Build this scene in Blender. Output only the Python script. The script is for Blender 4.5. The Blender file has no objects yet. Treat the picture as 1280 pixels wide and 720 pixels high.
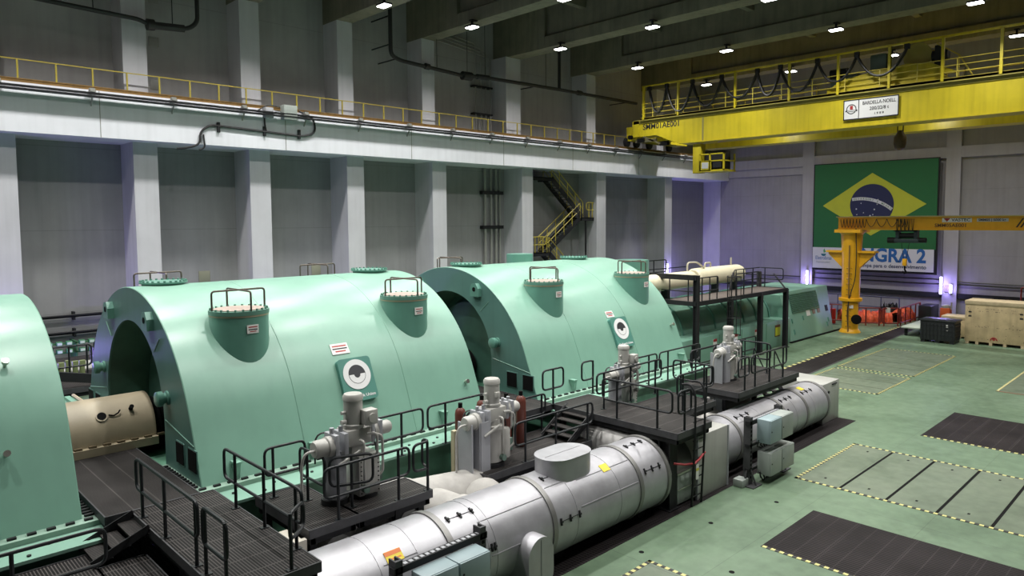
import bpy, bmesh, math, random
from mathutils import Vector, Matrix
random.seed(7)
S = bpy.context.scene
COL = S.collection
PI = math.pi

# ------------------------------------------------------------------ camera
cam_d = bpy.data.cameras.new('camera')
cam = bpy.data.objects.new('camera', cam_d)
COL.objects.link(cam)
cam_d.sensor_width = 36.0
cam_d.lens = 889.3 / 1280 * 36
cam_d.shift_y = -24.4 / 1280
cam_d.clip_end = 300
yaw, pit, rol = [math.radians(a) for a in (45.7565, 3.80056, -0.3487)]
fw = Vector((math.cos(pit) * math.cos(yaw), math.cos(pit) * math.sin(yaw), -math.sin(pit)))
rt = fw.cross(Vector((0, 0, 1))).normalized()
up = rt.cross(fw)
cr, sr = math.cos(rol), math.sin(rol)
r2, u2 = cr * rt + sr * up, -sr * rt + cr * up
mw = Matrix((r2, u2, -fw)).transposed().to_4x4()
mw.translation = Vector((0, 0, 7.5))
cam.matrix_world = mw
S.camera = cam

# ------------------------------------------------------------------ light set-up
S.view_settings.view_transform = 'Standard'
S.view_settings.look = 'None'
S.view_settings.gamma = 1
S.view_settings.use_curve_mapping = False
S.view_settings.exposure = -1.27
LAMP_W = 960.0
LAMP_COL = (1.0, 0.99, 0.95)
LAMP_SPREAD = 130
TUBE_W = 170.0
TUBE_COL = (0.34, 0.26, 1.0)
wd = bpy.data.worlds.new('hall_ambient')
S.world = wd
wd.use_nodes = True
wd.node_tree.nodes['Background'].inputs[0].default_value = (0.93, 0.92, 1.0, 1)
wd.node_tree.nodes['Background'].inputs[1].default_value = 0.10

# ------------------------------------------------------------------ materials
MATS = {}


def mat(name, rgb, rough=0.5, metal=0.0, var=0.08, scale=1.5, streak=0.0, bump=0.0, emit=None, coat=0.0, fine=0.0, spec=0.5):
    if name in MATS:
        return MATS[name]
    m = bpy.data.materials.new(name)
    m.use_nodes = True
    nt = m.node_tree
    b = nt.nodes['Principled BSDF']
    b.inputs['Roughness'].default_value = rough
    b.inputs['Metallic'].default_value = metal
    b.inputs['Specular IOR Level'].default_value = spec
    if coat:
        b.inputs['Coat Weight'].default_value = coat
        b.inputs['Coat Roughness'].default_value = 0.25
    b.inputs['Base Color'].default_value = (*rgb, 1)
    if emit:
        b.inputs['Emission Color'].default_value = (*emit[0], 1)
        b.inputs['Emission Strength'].default_value = emit[1]
    if var or streak or bump:
        tc = nt.nodes.new('ShaderNodeTexCoord')
        n = nt.nodes.new('ShaderNodeTexNoise')
        n.inputs['Scale'].default_value = scale
        n.inputs['Detail'].default_value = 5
        n.inputs['Roughness'].default_value = 0.6
        nt.links.new(tc.outputs['Object'], n.inputs['Vector'])
        mr = nt.nodes.new('ShaderNodeMapRange')
        mr.inputs[1].default_value = 0.3
        mr.inputs[2].default_value = 0.7
        mr.inputs[3].default_value = 1 - var
        mr.inputs[4].default_value = 1 + var
        nt.links.new(n.outputs['Fac'], mr.inputs[0])
        fac = mr.outputs[0]
        if streak:
            mp = nt.nodes.new('ShaderNodeMapping')
            mp.inputs['Scale'].default_value = (2.2, 2.2, 0.12)
            nt.links.new(tc.outputs['Object'], mp.inputs[0])
            n2 = nt.nodes.new('ShaderNodeTexNoise')
            n2.inputs['Scale'].default_value = 1.6
            n2.inputs['Detail'].default_value = 6
            nt.links.new(mp.outputs[0], n2.inputs['Vector'])
            mr2 = nt.nodes.new('ShaderNodeMapRange')
            mr2.inputs[1].default_value = 0.45
            mr2.inputs[2].default_value = 0.75
            mr2.inputs[3].default_value = 1
            mr2.inputs[4].default_value = 1 - streak
            nt.links.new(n2.outputs['Fac'], mr2.inputs[0])
            mu = nt.nodes.new('ShaderNodeMath')
            mu.operation = 'MULTIPLY'
            nt.links.new(fac, mu.inputs[0])
            nt.links.new(mr2.outputs[0], mu.inputs[1])
            fac = mu.outputs[0]
        vm = nt.nodes.new('ShaderNodeVectorMath')
        vm.operation = 'SCALE'
        vm.inputs[0].default_value = rgb
        nt.links.new(fac, vm.inputs['Scale'])
        nt.links.new(vm.outputs[0], b.inputs['Base Color'])
        mr3 = nt.nodes.new('ShaderNodeMapRange')
        mr3.inputs[3].default_value = max(0.03, rough - 0.08)
        mr3.inputs[4].default_value = min(1, rough + 0.08)
        nt.links.new(n.outputs['Fac'], mr3.inputs[0])
        nt.links.new(mr3.outputs[0], b.inputs['Roughness'])
        if bump:
            bp = nt.nodes.new('ShaderNodeBump')
            bp.inputs['Strength'].default_value = bump
            bp.inputs['Distance'].default_value = 0.03
            nb = nt.nodes.new('ShaderNodeTexNoise')
            nb.inputs['Scale'].default_value = fine or scale * 4
            nb.inputs['Detail'].default_value = 4
            nt.links.new(tc.outputs['Object'], nb.inputs['Vector'])
            nt.links.new(nb.outputs['Fac'], bp.inputs['Height'])
            nt.links.new(bp.outputs[0], b.inputs['Normal'])
    MATS[name] = m
    return m


def _frac_line(nt, sock, pitch, width):
    d = nt.nodes.new('ShaderNodeMath'); d.operation = 'DIVIDE'; d.inputs[1].default_value = pitch
    nt.links.new(sock, d.inputs[0])
    f = nt.nodes.new('ShaderNodeMath'); f.operation = 'FRACT'
    nt.links.new(d.outputs[0], f.inputs[0])
    l = nt.nodes.new('ShaderNodeMath'); l.operation = 'LESS_THAN'; l.inputs[1].default_value = width
    nt.links.new(f.outputs[0], l.inputs[0])
    return l.outputs[0]


def grating(name, dark, bar, axis='X', pitch=0.045, cross=0.16, panel=1.0, other='Y', rough=0.6):
    """press-welded floor grating: bars along one axis, cross rods, panel joints"""
    m = bpy.data.materials.new(name); m.use_nodes = True
    nt = m.node_tree; b = nt.nodes['Principled BSDF']
    b.inputs['Roughness'].default_value = rough
    b.inputs['Specular IOR Level'].default_value = .12
    tc = nt.nodes.new('ShaderNodeNewGeometry')
    sp = nt.nodes.new('ShaderNodeSeparateXYZ')
    nt.links.new(tc.outputs['Position'], sp.inputs[0])
    a = _frac_line(nt, sp.outputs[axis], pitch, 0.34)
    c = _frac_line(nt, sp.outputs[other], cross, 0.05)
    p = _frac_line(nt, sp.outputs[other], panel, 0.012)
    mx = nt.nodes.new('ShaderNodeMath'); mx.operation = 'MAXIMUM'
    nt.links.new(a, mx.inputs[0]); nt.links.new(c, mx.inputs[1])
    mx2 = nt.nodes.new('ShaderNodeMath'); mx2.operation = 'MAXIMUM'
    nt.links.new(mx.outputs[0], mx2.inputs[0]); nt.links.new(p, mx2.inputs[1])
    n = nt.nodes.new('ShaderNodeTexNoise'); n.inputs['Scale'].default_value = 0.9; n.inputs['Detail'].default_value = 6
    nt.links.new(tc.outputs['Position'], n.inputs['Vector'])
    mr = nt.nodes.new('ShaderNodeMapRange'); mr.inputs[1].default_value = .3; mr.inputs[2].default_value = .7
    mr.inputs[3].default_value = 0.7; mr.inputs[4].default_value = 1.35
    nt.links.new(n.outputs['Fac'], mr.inputs[0])
    mix = nt.nodes.new('ShaderNodeMix'); mix.data_type = 'RGBA'
    mix.inputs[6].default_value = (*dark, 1); mix.inputs[7].default_value = (*bar, 1)
    nt.links.new(mx2.outputs[0], mix.inputs[0])
    vm = nt.nodes.new('ShaderNodeVectorMath'); vm.operation = 'SCALE'
    nt.links.new(mix.outputs[2], vm.inputs[0]); nt.links.new(mr.outputs[0], vm.inputs['Scale'])
    nt.links.new(vm.outputs[0], b.inputs['Base Color'])
    return m


def hazard(name, period=0.22, ax=(1, 1, 0)):
    m = bpy.data.materials.new(name); m.use_nodes = True
    nt = m.node_tree; b = nt.nodes['Principled BSDF']; b.inputs['Roughness'].default_value = .55
    g = nt.nodes.new('ShaderNodeNewGeometry')
    dt = nt.nodes.new('ShaderNodeVectorMath'); dt.operation = 'DOT_PRODUCT'; dt.inputs[1].default_value = ax
    nt.links.new(g.outputs['Position'], dt.inputs[0])
    l = _frac_line(nt, dt.outputs['Value'], period, .5)
    mix = nt.nodes.new('ShaderNodeMix'); mix.data_type = 'RGBA'
    mix.inputs[6].default_value = (.50, .47, .19, 1); mix.inputs[7].default_value = (.02, .02, .018, 1)
    nt.links.new(l, mix.inputs[0]); nt.links.new(mix.outputs[2], b.inputs['Base Color'])
    return m


def floor_mat(name, rgb):
    m = bpy.data.materials.new(name); m.use_nodes = True
    nt = m.node_tree; b = nt.nodes['Principled BSDF']
    g = nt.nodes.new('ShaderNodeNewGeometry')
    n = nt.nodes.new('ShaderNodeTexNoise'); n.inputs['Scale'].default_value = .35; n.inputs['Detail'].default_value = 8; n.inputs['Roughness'].default_value = .65
    n.inputs['Distortion'].default_value = .6
    nt.links.new(g.outputs['Position'], n.inputs['Vector'])
    rp = nt.nodes.new('ShaderNodeValToRGB')
    e = rp.color_ramp.elements
    e[0].position = .3; e[0].color = (rgb[0] * .62, rgb[1] * .66, rgb[2] * .62, 1)
    e[1].position = .72; e[1].color = (rgb[0] * 1.2, rgb[1] * 1.14, rgb[2] * 1.18, 1)
    x = e.new(.5); x.color = (*rgb, 1)
    nt.links.new(n.outputs['Fac'], rp.inputs[0])
    n2 = nt.nodes.new('ShaderNodeTexNoise'); n2.inputs['Scale'].default_value = 2.7; n2.inputs['Detail'].default_value = 9
    nt.links.new(g.outputs['Position'], n2.inputs['Vector'])
    mr = nt.nodes.new('ShaderNodeMapRange'); mr.inputs[1].default_value = .35; mr.inputs[2].default_value = .75; mr.inputs[3].default_value = 1.06; mr.inputs[4].default_value = .82
    nt.links.new(n2.outputs['Fac'], mr.inputs[0])
    sp = nt.nodes.new('ShaderNodeSeparateXYZ'); nt.links.new(g.outputs['Position'], sp.inputs[0])
    lx = _frac_line(nt, sp.outputs['X'], 6.3, .0035)
    ly = _frac_line(nt, sp.outputs['Y'], 2.55, .007)
    mx = nt.nodes.new('ShaderNodeMath'); mx.operation = 'MAXIMUM'; nt.links.new(lx, mx.inputs[0]); nt.links.new(ly, mx.inputs[1])
    ml = nt.nodes.new('ShaderNodeMath'); ml.operation = 'MULTIPLY_ADD'; ml.inputs[1].default_value = -.3; ml.inputs[2].default_value = 1
    nt.links.new(mx.outputs[0], ml.inputs[0])
    mm = nt.nodes.new('ShaderNodeMath'); mm.operation = 'MULTIPLY'
    nt.links.new(mr.outputs[0], mm.inputs[0]); nt.links.new(ml.outputs[0], mm.inputs[1])
    vm = nt.nodes.new('ShaderNodeVectorMath'); vm.operation = 'SCALE'
    nt.links.new(rp.outputs[0], vm.inputs[0]); nt.links.new(mm.outputs[0], vm.inputs['Scale'])
    nt.links.new(vm.outputs[0], b.inputs['Base Color'])
    mr2 = nt.nodes.new('ShaderNodeMapRange'); mr2.inputs[3].default_value = .32; mr2.inputs[4].default_value = .6
    nt.links.new(n2.outputs['Fac'], mr2.inputs[0]); nt.links.new(mr2.outputs[0], b.inputs['Roughness'])
    return m


def panel_wall(name, rgb, pitch=0.16, strength=.35, streak=.12, zl=3.6):
    """shuttered concrete: faint board lines, pour joints every few metres, water streaks"""
    m = mat(name, rgb, .75, 0, .10, .5, streak, .12)
    nt = m.node_tree
    g = nt.nodes.new('ShaderNodeNewGeometry')
    sp = nt.nodes.new('ShaderNodeSeparateXYZ'); nt.links.new(g.outputs['Position'], sp.inputs[0])
    l = _frac_line(nt, sp.outputs['Z'], zl, .008)
    b = nt.nodes['Principled BSDF']
    src = b.inputs['Base Color'].links[0].from_socket
    ml = nt.nodes.new('ShaderNodeMath'); ml.operation = 'MULTIPLY_ADD'; ml.inputs[1].default_value = -.22; ml.inputs[2].default_value = 1
    nt.links.new(l, ml.inputs[0])
    vm = nt.nodes.new('ShaderNodeVectorMath'); vm.operation = 'SCALE'
    nt.links.new(src, vm.inputs[0]); nt.links.new(ml.outputs[0], vm.inputs['Scale'])
    nt.links.new(vm.outputs[0], b.inputs['Base Color'])
    return m


WALL = panel_wall('wall_grey_concrete', (.26, .258, .265))
WALLUP = panel_wall('wall_upper_concrete', (.37, .36, .36))
PIL = mat('pilaster_paint', (.53, .525, .56), .7, 0, .06, .6, .10, .05)
BEAMW = mat('runway_beam_paint', (.74, .745, .80), .6, 0, .05, .5, .08)
ENDW = panel_wall('end_wall_concrete', (.28, .27, .29), zl=2.4)
ENDP = mat('end_pilaster_paint', (.36, .345, .37), .7, 0, .06, .6, .10, .05)
CEIL = mat('roof_concrete', (.20, .185, .135), .85, 0, .2, .7, .25)
FLOOR = floor_mat('green_epoxy', (.116, .178, .112))
HATCHF = floor_mat('worn_green_epoxy', (.124, .158, .110))
GRX = grating('grating_bars_a', (.006, .0055, .0055), (.062, .056, .054), 'X', .05, .5, 1.0, 'Y')
GRY = grating('grating_bars_b', (.006, .0055, .0055), (.062, .056, .054), 'Y', .05, .5, 1.0, 'X')
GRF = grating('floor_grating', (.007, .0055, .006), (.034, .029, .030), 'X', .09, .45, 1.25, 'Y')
STEEL = mat('dark_steel', (.016, .0165, .018), .55, .0, .2, 3, spec=.25)
RAIL = mat('rail_paint', (.012, .014, .016), .42, .0, .15, 4, spec=.3)
FASC = mat('grating_edge_steel', (.060, .060, .064), .5, .2, .25, 3, spec=.3)
MINT = mat('mint_paint', (.18, .345, .268), .35, 0, .05, .7, .05, .04, fine=.9)
MINTE = mat('mint_end_shaded', (.085, .185, .16), .4, 0, .08, .8, .10)  # mint made darker: the shade on the end faces is in the colour
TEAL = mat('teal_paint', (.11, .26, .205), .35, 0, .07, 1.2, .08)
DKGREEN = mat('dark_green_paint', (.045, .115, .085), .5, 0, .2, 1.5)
GREENL = mat('casing_green', (.10, .25, .165), .5, 0, .2, 1.5, .2)
BLACK = mat('black_paint', (.006, .006, .006), .8, 0, .1, spec=.1)
CREAM = mat('cream_paint', (.38, .32, .22), .45, 0, .08, 1.5, .06)
PALE = mat('pale_cream_lagging', (.72, .66, .48), .5, 0, .06)
ALU = mat('aluminium_cladding', (.38, .375, .40), .40, .45, .13, 1.6, .06, .08)
ALUD = mat('aluminium_band', (.22, .215, .21), .45, .6, .1, 3)
LAG = mat('white_lagging_cloth', (.37, .355, .335), .85, 0, .12, 3, 0, .5, fine=4)
WHITEV = mat('actuator_grey_white', (.41, .40, .375), .4, 0, .08, 3, .08)
GREYB = mat('bracket_grey', (.34, .345, .37), .5, .1, .08, 2)
YEL = mat('crane_yellow', (.52, .42, .015), .42, 0, .10, .8, .22)
YELR = mat('rail_yellow', (.42, .34, .05), .45, 0, .1)
ORG = mat('jib_yellow', (.74, .37, .012), .4, 0, .08, 1.2, .08)
REDR = mat('red_rail', (.19, .022, .016), .45, 0, .1)
ORNG = mat('orange_sheet', (.62, .09, .03), .6, 0, .5, 3.5, 0, 1.0, fine=4)
WOOD = mat('plywood', (.50, .39, .22), .7, 0, .16, 2.2, .22)
WOODL = mat('pine_batten', (.48, .385, .24), .7, 0, .15, 3)
PLAST = mat('black_plastic', (.016, .017, .020), .4, 0, .1)
WHITE = mat('sign_white', (.70, .70, .70), .5, 0, .03)
LABEL = mat('label_white', (.72, .70, .68), .5, 0, .03)
INK = mat('ink_black', (.02, .02, .022), .5, 0, 0)
INKR = mat('ink_red', (.35, .03, .03), .5, 0, 0)
GREYC = mat('cabinet_grey', (.29, .32, .30), .45, 0, .06, 2, .08)
BLUEC = mat('cabinet_blue_grey', (.25, .325, .345), .45, 0, .06, 2, .05)
BOXW = mat('lagging_box_grey', (.36, .36, .335), .5, .1, .06, 1.5, .12)
STAIN = mat('stainless', (.55, .53, .48), .3, .9, .08, 4)
COPPER = mat('bottle_red_brown', (.11, .028, .018), .4, 0, .15, 4)
CABLE = mat('cable_black', (.014, .014, .015), .5, 0, .1)
PIPEB = mat('pipe_black', (.02, .02, .02), .5, 0, .2)
CONDU = mat('conduit_grey', (.30, .30, .28), .5, .3, .1)
BRASS = mat('brass', (.5, .38, .08), .35, .8, .1)
LAMPM = mat('lamp_panel', (1, 1, 1), .5, 0, 0, emit=((1, .99, .95), 30))
TUBEM = mat('tube_lamp_glow', (1, 1, 1), .5, 0, 0, emit=((.86, .84, 1), 28))
HZX = hazard('hazard_tape_x', .20, (1, 0, 0))
HZY = hazard('hazard_tape_y', .20, (0, 1, 0))
HZF = hazard('hazard_tape_far', .60, (1, 0, 0))
FLAGG = mat('flag_green', (.012, .115, .035), .7, 0, .05)
FLAGY = mat('flag_yellow', (.42, .44, .03), .7, 0, .05)
FLAGB = mat('flag_blue', (.012, .016, .07), .7, 0, .05)
INKB = mat('banner_blue', (.015, .10, .33), .6, 0, 0)
BANW = mat('banner_white', (.56, .56, .62), .7, 0, .03)
HOSER = mat('red_strap', (.45, .01, .02), .5, 0, .05)
YELT = mat('tag_yellow', (.65, .55, .05), .5, 0, .03)


# ------------------------------------------------------------------ mesh builder
def wloc(o):
    v = Vector((0, 0, 0))
    while o:
        v += Vector(o.location)
        o = o.parent
    return v


class MB:
    def __init__(s):
        s.v, s.f, s.m = [], [], []
        s.cut = []

    def add(s, vs, fs, mi=0):
        n = len(s.v)
        s.v += [tuple(p) for p in vs]
        for f in fs:
            s.f.append(tuple(i + n for i in f)); s.m.append(mi)
        return s

    def box(s, x0, x1, y0, y1, z0, z1, mi=0, ch=0.0):
        if ch:
            bm = bmesh.new()
            bmesh.ops.create_cube(bm, size=1)
            for v in bm.verts:
                v.co = Vector(((x0 + x1) / 2 + v.co.x * (x1 - x0), (y0 + y1) / 2 + v.co.y * (y1 - y0), (z0 + z1) / 2 + v.co.z * (z1 - z0)))
            bmesh.ops.bevel(bm, geom=bm.edges[:], offset=ch, segments=2, affect='EDGES', profile=.5)
            bm.verts.index_update()
            s.add([v.co[:] for v in bm.verts], [[v.index for v in f.verts] for f in bm.faces], mi)
            bm.free()
            return s
        vs = [(x, y, z) for z in (z0, z1) for y in (y0, y1) for x in (x0, x1)]
        return s.add(vs, [(0, 2, 3, 1), (4, 5, 7, 6), (0, 1, 5, 4), (2, 6, 7, 3), (0, 4, 6, 2), (1, 3, 7, 5)], mi)

    def obox(s, c, a, b, n, mi=0):
        """box by centre and three half-axis vectors"""
        c, a, b, n = map(Vector, (c, a, b, n))
        vs = [c + i * a + j * b + k * n for k in (-1, 1) for j in (-1, 1) for i in (-1, 1)]
        return s.add([v[:] for v in vs], [(0, 2, 3, 1), (4, 5, 7, 6), (0, 1, 5, 4), (2, 6, 7, 3), (0, 4, 6, 2), (1, 3, 7, 5)], mi)

    def bar(s, p, q, w, h, mi=0, upv=(0, 0, 1)):
        p, q = Vector(p), Vector(q)
        d = (q - p)
        u = Vector(upv)
        sd = d.cross(u)
        if sd.length < 1e-6:
            sd = Vector((1, 0, 0))
        sd.normalize()
        u = sd.cross(d).normalized()
        return s.obox((p + q) / 2, d / 2, sd * (w / 2), u * (h / 2), mi)

    def prism(s, poly, axis, a, b, mi=0):
        """poly of 2-D points extruded along axis; 'X': (y,z), 'Y': (x,z), 'Z': (x,y)"""
        def P(p, t):
            return {'X': (t, p[0], p[1]), 'Y': (p[0], t, p[1]), 'Z': (p[0], p[1], t)}[axis]
        n = len(poly)
        vs = [P(p, a) for p in poly] + [P(p, b) for p in poly]
        fs = [tuple(range(n - 1, -1, -1)), tuple(range(n, 2 * n))]
        fs += [(i, (i + 1) % n, n + (i + 1) % n, n + i) for i in range(n)]
        return s.add(vs, fs, mi)

    def cyl(s, p, q, r, r1=None, seg=16, mi=0, caps=True):
        p, q = Vector(p), Vector(q)
        r1 = r if r1 is None else r1
        d = (q - p).normalized()
        a = d.orthogonal().normalized()
        b = d.cross(a)
        vs = []
        for c, R in ((p, r), (q, r1)):
            for i in range(seg):
                t = 2 * PI * i / seg
                vs.append((c + a * (R * math.cos(t)) + b * (R * math.sin(t)))[:])
        fs = [(i, (i + 1) % seg, seg + (i + 1) % seg, seg + i) for i in range(seg)]
        if caps:
            fs += [tuple(range(seg - 1, -1, -1)), tuple(range(seg, 2 * seg))]
        return s.add(vs, fs, mi)

    def lathe(s, prof, p, d, seg=24, mi=0):
        """prof: list of (radius, distance along d)"""
        p, d = Vector(p), Vector(d).normalized()
        a = d.orthogonal().normalized(); b = d.cross(a)
        vs, fs = [], []
        for R, h in prof:
            for i in range(seg):
                t = 2 * PI * i / seg
                vs.append((p + d * h + a * (R * math.cos(t)) + b * (R * math.sin(t)))[:])
        for k in range(len(prof) - 1):
            for i in range(seg):
                j = (i + 1) % seg
                fs.append((k * seg + i, k * seg + j, (k + 1) * seg + j, (k + 1) * seg + i))
        fs.append(tuple(range(seg - 1, -1, -1)))
        fs.append(tuple(range((len(prof) - 1) * seg, len(prof) * seg)))
        return s.add(vs, fs, mi)

    def tube(s, pts, r, seg=8, closed=False, mi=0):
        P = [Vector(p) for p in pts]
        n = len(P)
        if n < 2:
            return s
        T = []
        for i in range(n):
            if closed:
                t = P[(i + 1) % n] - P[i - 1]
            else:
                t = P[min(i + 1, n - 1)] - P[max(i - 1, 0)]
            T.append(t.normalized())
        a = T[0].orthogonal().normalized()
        vs = []
        for i in range(n):
            a = (a - T[i] * a.dot(T[i]))
            a = a.normalized() if a.length > 1e-6 else T[i].orthogonal().normalized()
            b = T[i].cross(a)
            for k in range(seg):
                t = 2 * PI * k / seg
                vs.append((P[i] + a * (r * math.cos(t)) + b * (r * math.sin(t)))[:])
        fs = []
        for i in range(n if closed else n - 1):
            j = (i + 1) % n
            off = 0
            if closed and j == 0:      # find best twist match
                best = None
                for o in range(seg):
                    dd = (Vector(vs[i * seg]) - Vector(vs[o])).length
                    if best is None or dd < best[0]:
                        best = (dd, o)
                off = best[1]
            for k in range(seg):
                k2 = (k + 1) % seg
                fs.append((i * seg + k, i * seg + k2, j * seg + (k2 + off) % seg, j * seg + (k + off) % seg))
        if not closed:
            fs.append(tuple(range(seg - 1, -1, -1)))
            fs.append(tuple(range((n - 1) * seg, n * seg)))
        return s.add(vs, fs, mi)

    def ball(s, c, rx, ry, rz, seg=16, rings=10, mi=0, wob=0.0):
        vs, fs = [], []
        for i in range(rings + 1):
            th = PI * i / rings
            for k in range(seg):
                ph = 2 * PI * k / seg
                w = 1 + wob * (random.random() - .5) if 0 < i < rings else 1
                vs.append((c[0] + rx * w * math.sin(th) * math.cos(ph), c[1] + ry * w * math.sin(th) * math.sin(ph), c[2] + rz * math.cos(th)))
        for i in range(rings):
            for k in range(seg):
                k2 = (k + 1) % seg
                fs.append((i * seg + k, (i + 1) * seg + k, (i + 1) * seg + k2, i * seg + k2))
        return s.add(vs, fs, mi)

    def text(s, body, h, org, right, upv, mi=0, bold=0.0, wid=None, depth=0.004, align='LEFT', squash=1.0):
        """lettering: cap height h, lower-left corner at org (or centre), lying in the right/up plane"""
        cu = bpy.data.curves.new('letters', 'FONT')
        cu.body = body
        cu.size = h / 0.70
        cu.offset = bold * h
        cu.extrude = depth
        cu.resolution_u = 3
        cu.align_x = align
        ob = bpy.data.objects.new('letters', cu)
        COL.objects.link(ob)
        dg = bpy.context.evaluated_depsgraph_get()
        me = bpy.data.meshes.new_from_object(ob.evaluated_get(dg))
        R, U = Vector(right).normalized(), Vector(upv).normalized()
        N = R.cross(U)
        O = Vector(org)
        xs = [v.co.x for v in me.vertices] or [0]
        k = squash
        if wid:
            k = wid / max(1e-6, max(xs) - min(xs))
        s.add([(O + R * (v.co.x * k) + U * v.co.y + N * v.co.z)[:] for v in me.vertices], [tuple(p.vertices) for p in me.polygons], mi)
        bpy.data.objects.remove(ob); bpy.data.curves.remove(cu); bpy.data.meshes.remove(me)
        return s

    def mark(s):
        s.cut.append((len(s.v), len(s.f)))
        return s

    def build_each(s, name, mats, parent=None):
        """one mesh per piece between marks"""
        cs = [(0, 0)] + s.cut + [(len(s.v), len(s.f))]
        out = []
        for (v0, f0), (v1, f1) in zip(cs[:-1], cs[1:]):
            if v1 == v0: continue
            q = MB(); q.v = s.v[v0:v1]; q.f = [tuple(i - v0 for i in f) for f in s.f[f0:f1]]; q.m = s.m[f0:f1]
            out.append(q.build(name, mats, parent))
        return out

    def build(s, name, mats, parent=None, ang=35, smooth=True):
        if not isinstance(mats, (list, tuple)):
            mats = [mats]
        if parent is not None:
            o0 = wloc(parent)
        else:
            xs, ys, zs = zip(*s.v)
            o0 = Vector(((min(xs) + max(xs)) / 2, (min(ys) + max(ys)) / 2, min(zs)))
        me = bpy.data.meshes.new(name)
        me.from_pydata([(v[0] - o0.x, v[1] - o0.y, v[2] - o0.z) for v in s.v], [], s.f)
        for m in mats:
            me.materials.append(m)
        me.polygons.foreach_set('material_index', s.m)
        bm = bmesh.new(); bm.from_mesh(me)
        bmesh.ops.recalc_face_normals(bm, faces=bm.faces)
        bm.to_mesh(me); bm.free()
        me.polygons.foreach_set('use_smooth', [smooth] * len(me.polygons))
        if smooth:
            me.set_sharp_from_angle(angle=math.radians(ang))
        o = bpy.data.objects.new(name, me)
        COL.objects.link(o)
        if parent is not None:
            o.parent = parent
        else:
            o.location = o0
        return o


def fillet(pts, r, n=4, closed=False):
    P = [Vector(p) for p in pts]
    out = []
    N = len(P)
    for i in range(N):
        if not closed and i in (0, N - 1):
            out.append(P[i]); continue
        a, b, c = P[i - 1], P[i], P[(i + 1) % N]
        u, v = (a - b), (c - b)
        lu, lv = u.length, v.length
        if lu < 1e-6 or lv < 1e-6:
            continue
        u /= lu; v /= lv
        if abs(u.dot(v)) > .999:
            out.append(b); continue
        d = min(r, lu * .48, lv * .48)
        p0, p1 = b + u * d, b + v * d
        for k in range(n + 1):
            t = k / n
            out.append(p0 * (1 - t) ** 2 + b * 2 * t * (1 - t) + p1 * t * t)
    return out


def tag(o, label=None, cat=None, group=None, kind=None):
    if label: o['label'] = label
    if cat: o['category'] = cat
    if group: o['group'] = group
    if kind: o['kind'] = kind
    return o


def thing(name, label, cat, loc, group=None, rz=0.0):
    e = bpy.data.objects.new(name, None)
    COL.objects.link(e)
    e.location = loc
    e.rotation_euler.z = rz
    e.empty_display_size = .2
    return tag(e, label, cat, group)


def struct(o):
    o['kind'] = 'structure'
    return o


def copy_tree(o, parent=None):
    c = o.copy(); COL.objects.link(c); c.parent = parent
    for ch in list(o.children):
        copy_tree(ch, c)
    return c


def area(name, loc, size, power, color, direction=(0, 0, -1), parent=None, spread=180, sy=None):
    l = bpy.data.lights.new(name, 'AREA')
    l.energy = power; l.color = color; l.size = size; l.spread = math.radians(spread)
    if sy:
        l.shape = 'RECTANGLE'; l.size_y = sy
    o = bpy.data.objects.new(name, l); COL.objects.link(o)
    o.location = Vector(loc) - (wloc(parent) if parent else Vector())
    o.rotation_euler = Vector(direction).to_track_quat('-Z', 'Y').to_euler()
    if parent:
        o.parent = parent
    return o


# ================================================================== SETTING
WY, PY = 35.6, 33.85          # left wall recess plane, pilaster front plane
UPY, UWY = 34.75, 36.2        # upper pilaster / upper wall planes
EX = 60.0                     # end wall
b = MB(); b.box(-14, EX + .6, -24, WY, -.4, 0)
fl = struct(b.build('floor', FLOOR))

b = MB(); b.box(-14, EX + .6, WY, WY + .5, 0, 11.4)
b.box(-14, EX + .6, UWY, UWY + .5, 11.4, 22, 1)
wl = struct(b.build('wall_left', [WALL, WALLUP]))
LOW = [(4.45, 5.75), (10.0, 11.0), (15.2, 16.25), (20.6, 21.65), (26.4, 27.45), (33.95, 35.0), (41.85, 42.95), (50.85, 51.9), (-1, 0.05), (-6.3, -5.25)]
UPP = [(4.5, 5.5), (10.0, 11.0), (15.3, 16.3), (20.7, 21.65), (26.4, 27.35), (33.4, 34.75), (41.75, 42.8), (50.9, 51.9), (-1, 0.0), (-6.3, -5.3)]
for x0, x1 in LOW:
    MB().box(x0, x1, PY, WY, 0, 11.1).build('pilaster', PIL, wl)
for x0, x1 in UPP:
    MB().box(x0, x1, UPY, UWY, 12.9, 18.45).build('pilaster', PIL, wl)
MB().box(59.9, EX, PY, WY, 0, 11.1).build('pilaster', PIL, wl)
# runway beam with ledge
b = MB(); b.box(-14, EX, 33.05, WY, 11.05, 12.95)
b.build('runway_beam', BEAMW, wl)
b = MB(); b.box(-14, EX, 34.6, UWY, 12.95, 13.0); b.build('ledge_slab', CEIL, wl)
for x in (8.55, 16.7, 24.3, 31.5, 38.2, 46):
    MB().box(x, x + .03, 33.04, 33.06, 11.05, 12.95).build('beam_joint', CONDU, wl)
# recessed wall plates
for x, z in ((13.25, 4.6), (19.3, 4.6)):
    MB().box(x, x + .55, WY - .03, WY, z, z + .55, 0, .02).build('wall_plate', mat('plate_buff', (.26, .26, .19), .7), wl)
for x, z in ((11.55, 15.8), (11.55, 13.8), (11.6, 17.8)):
    MB().box(x, x + .45, UWY - .04, UWY, z, z + .45, 0, .02).build('wall_plate', CONDU, wl)

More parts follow.
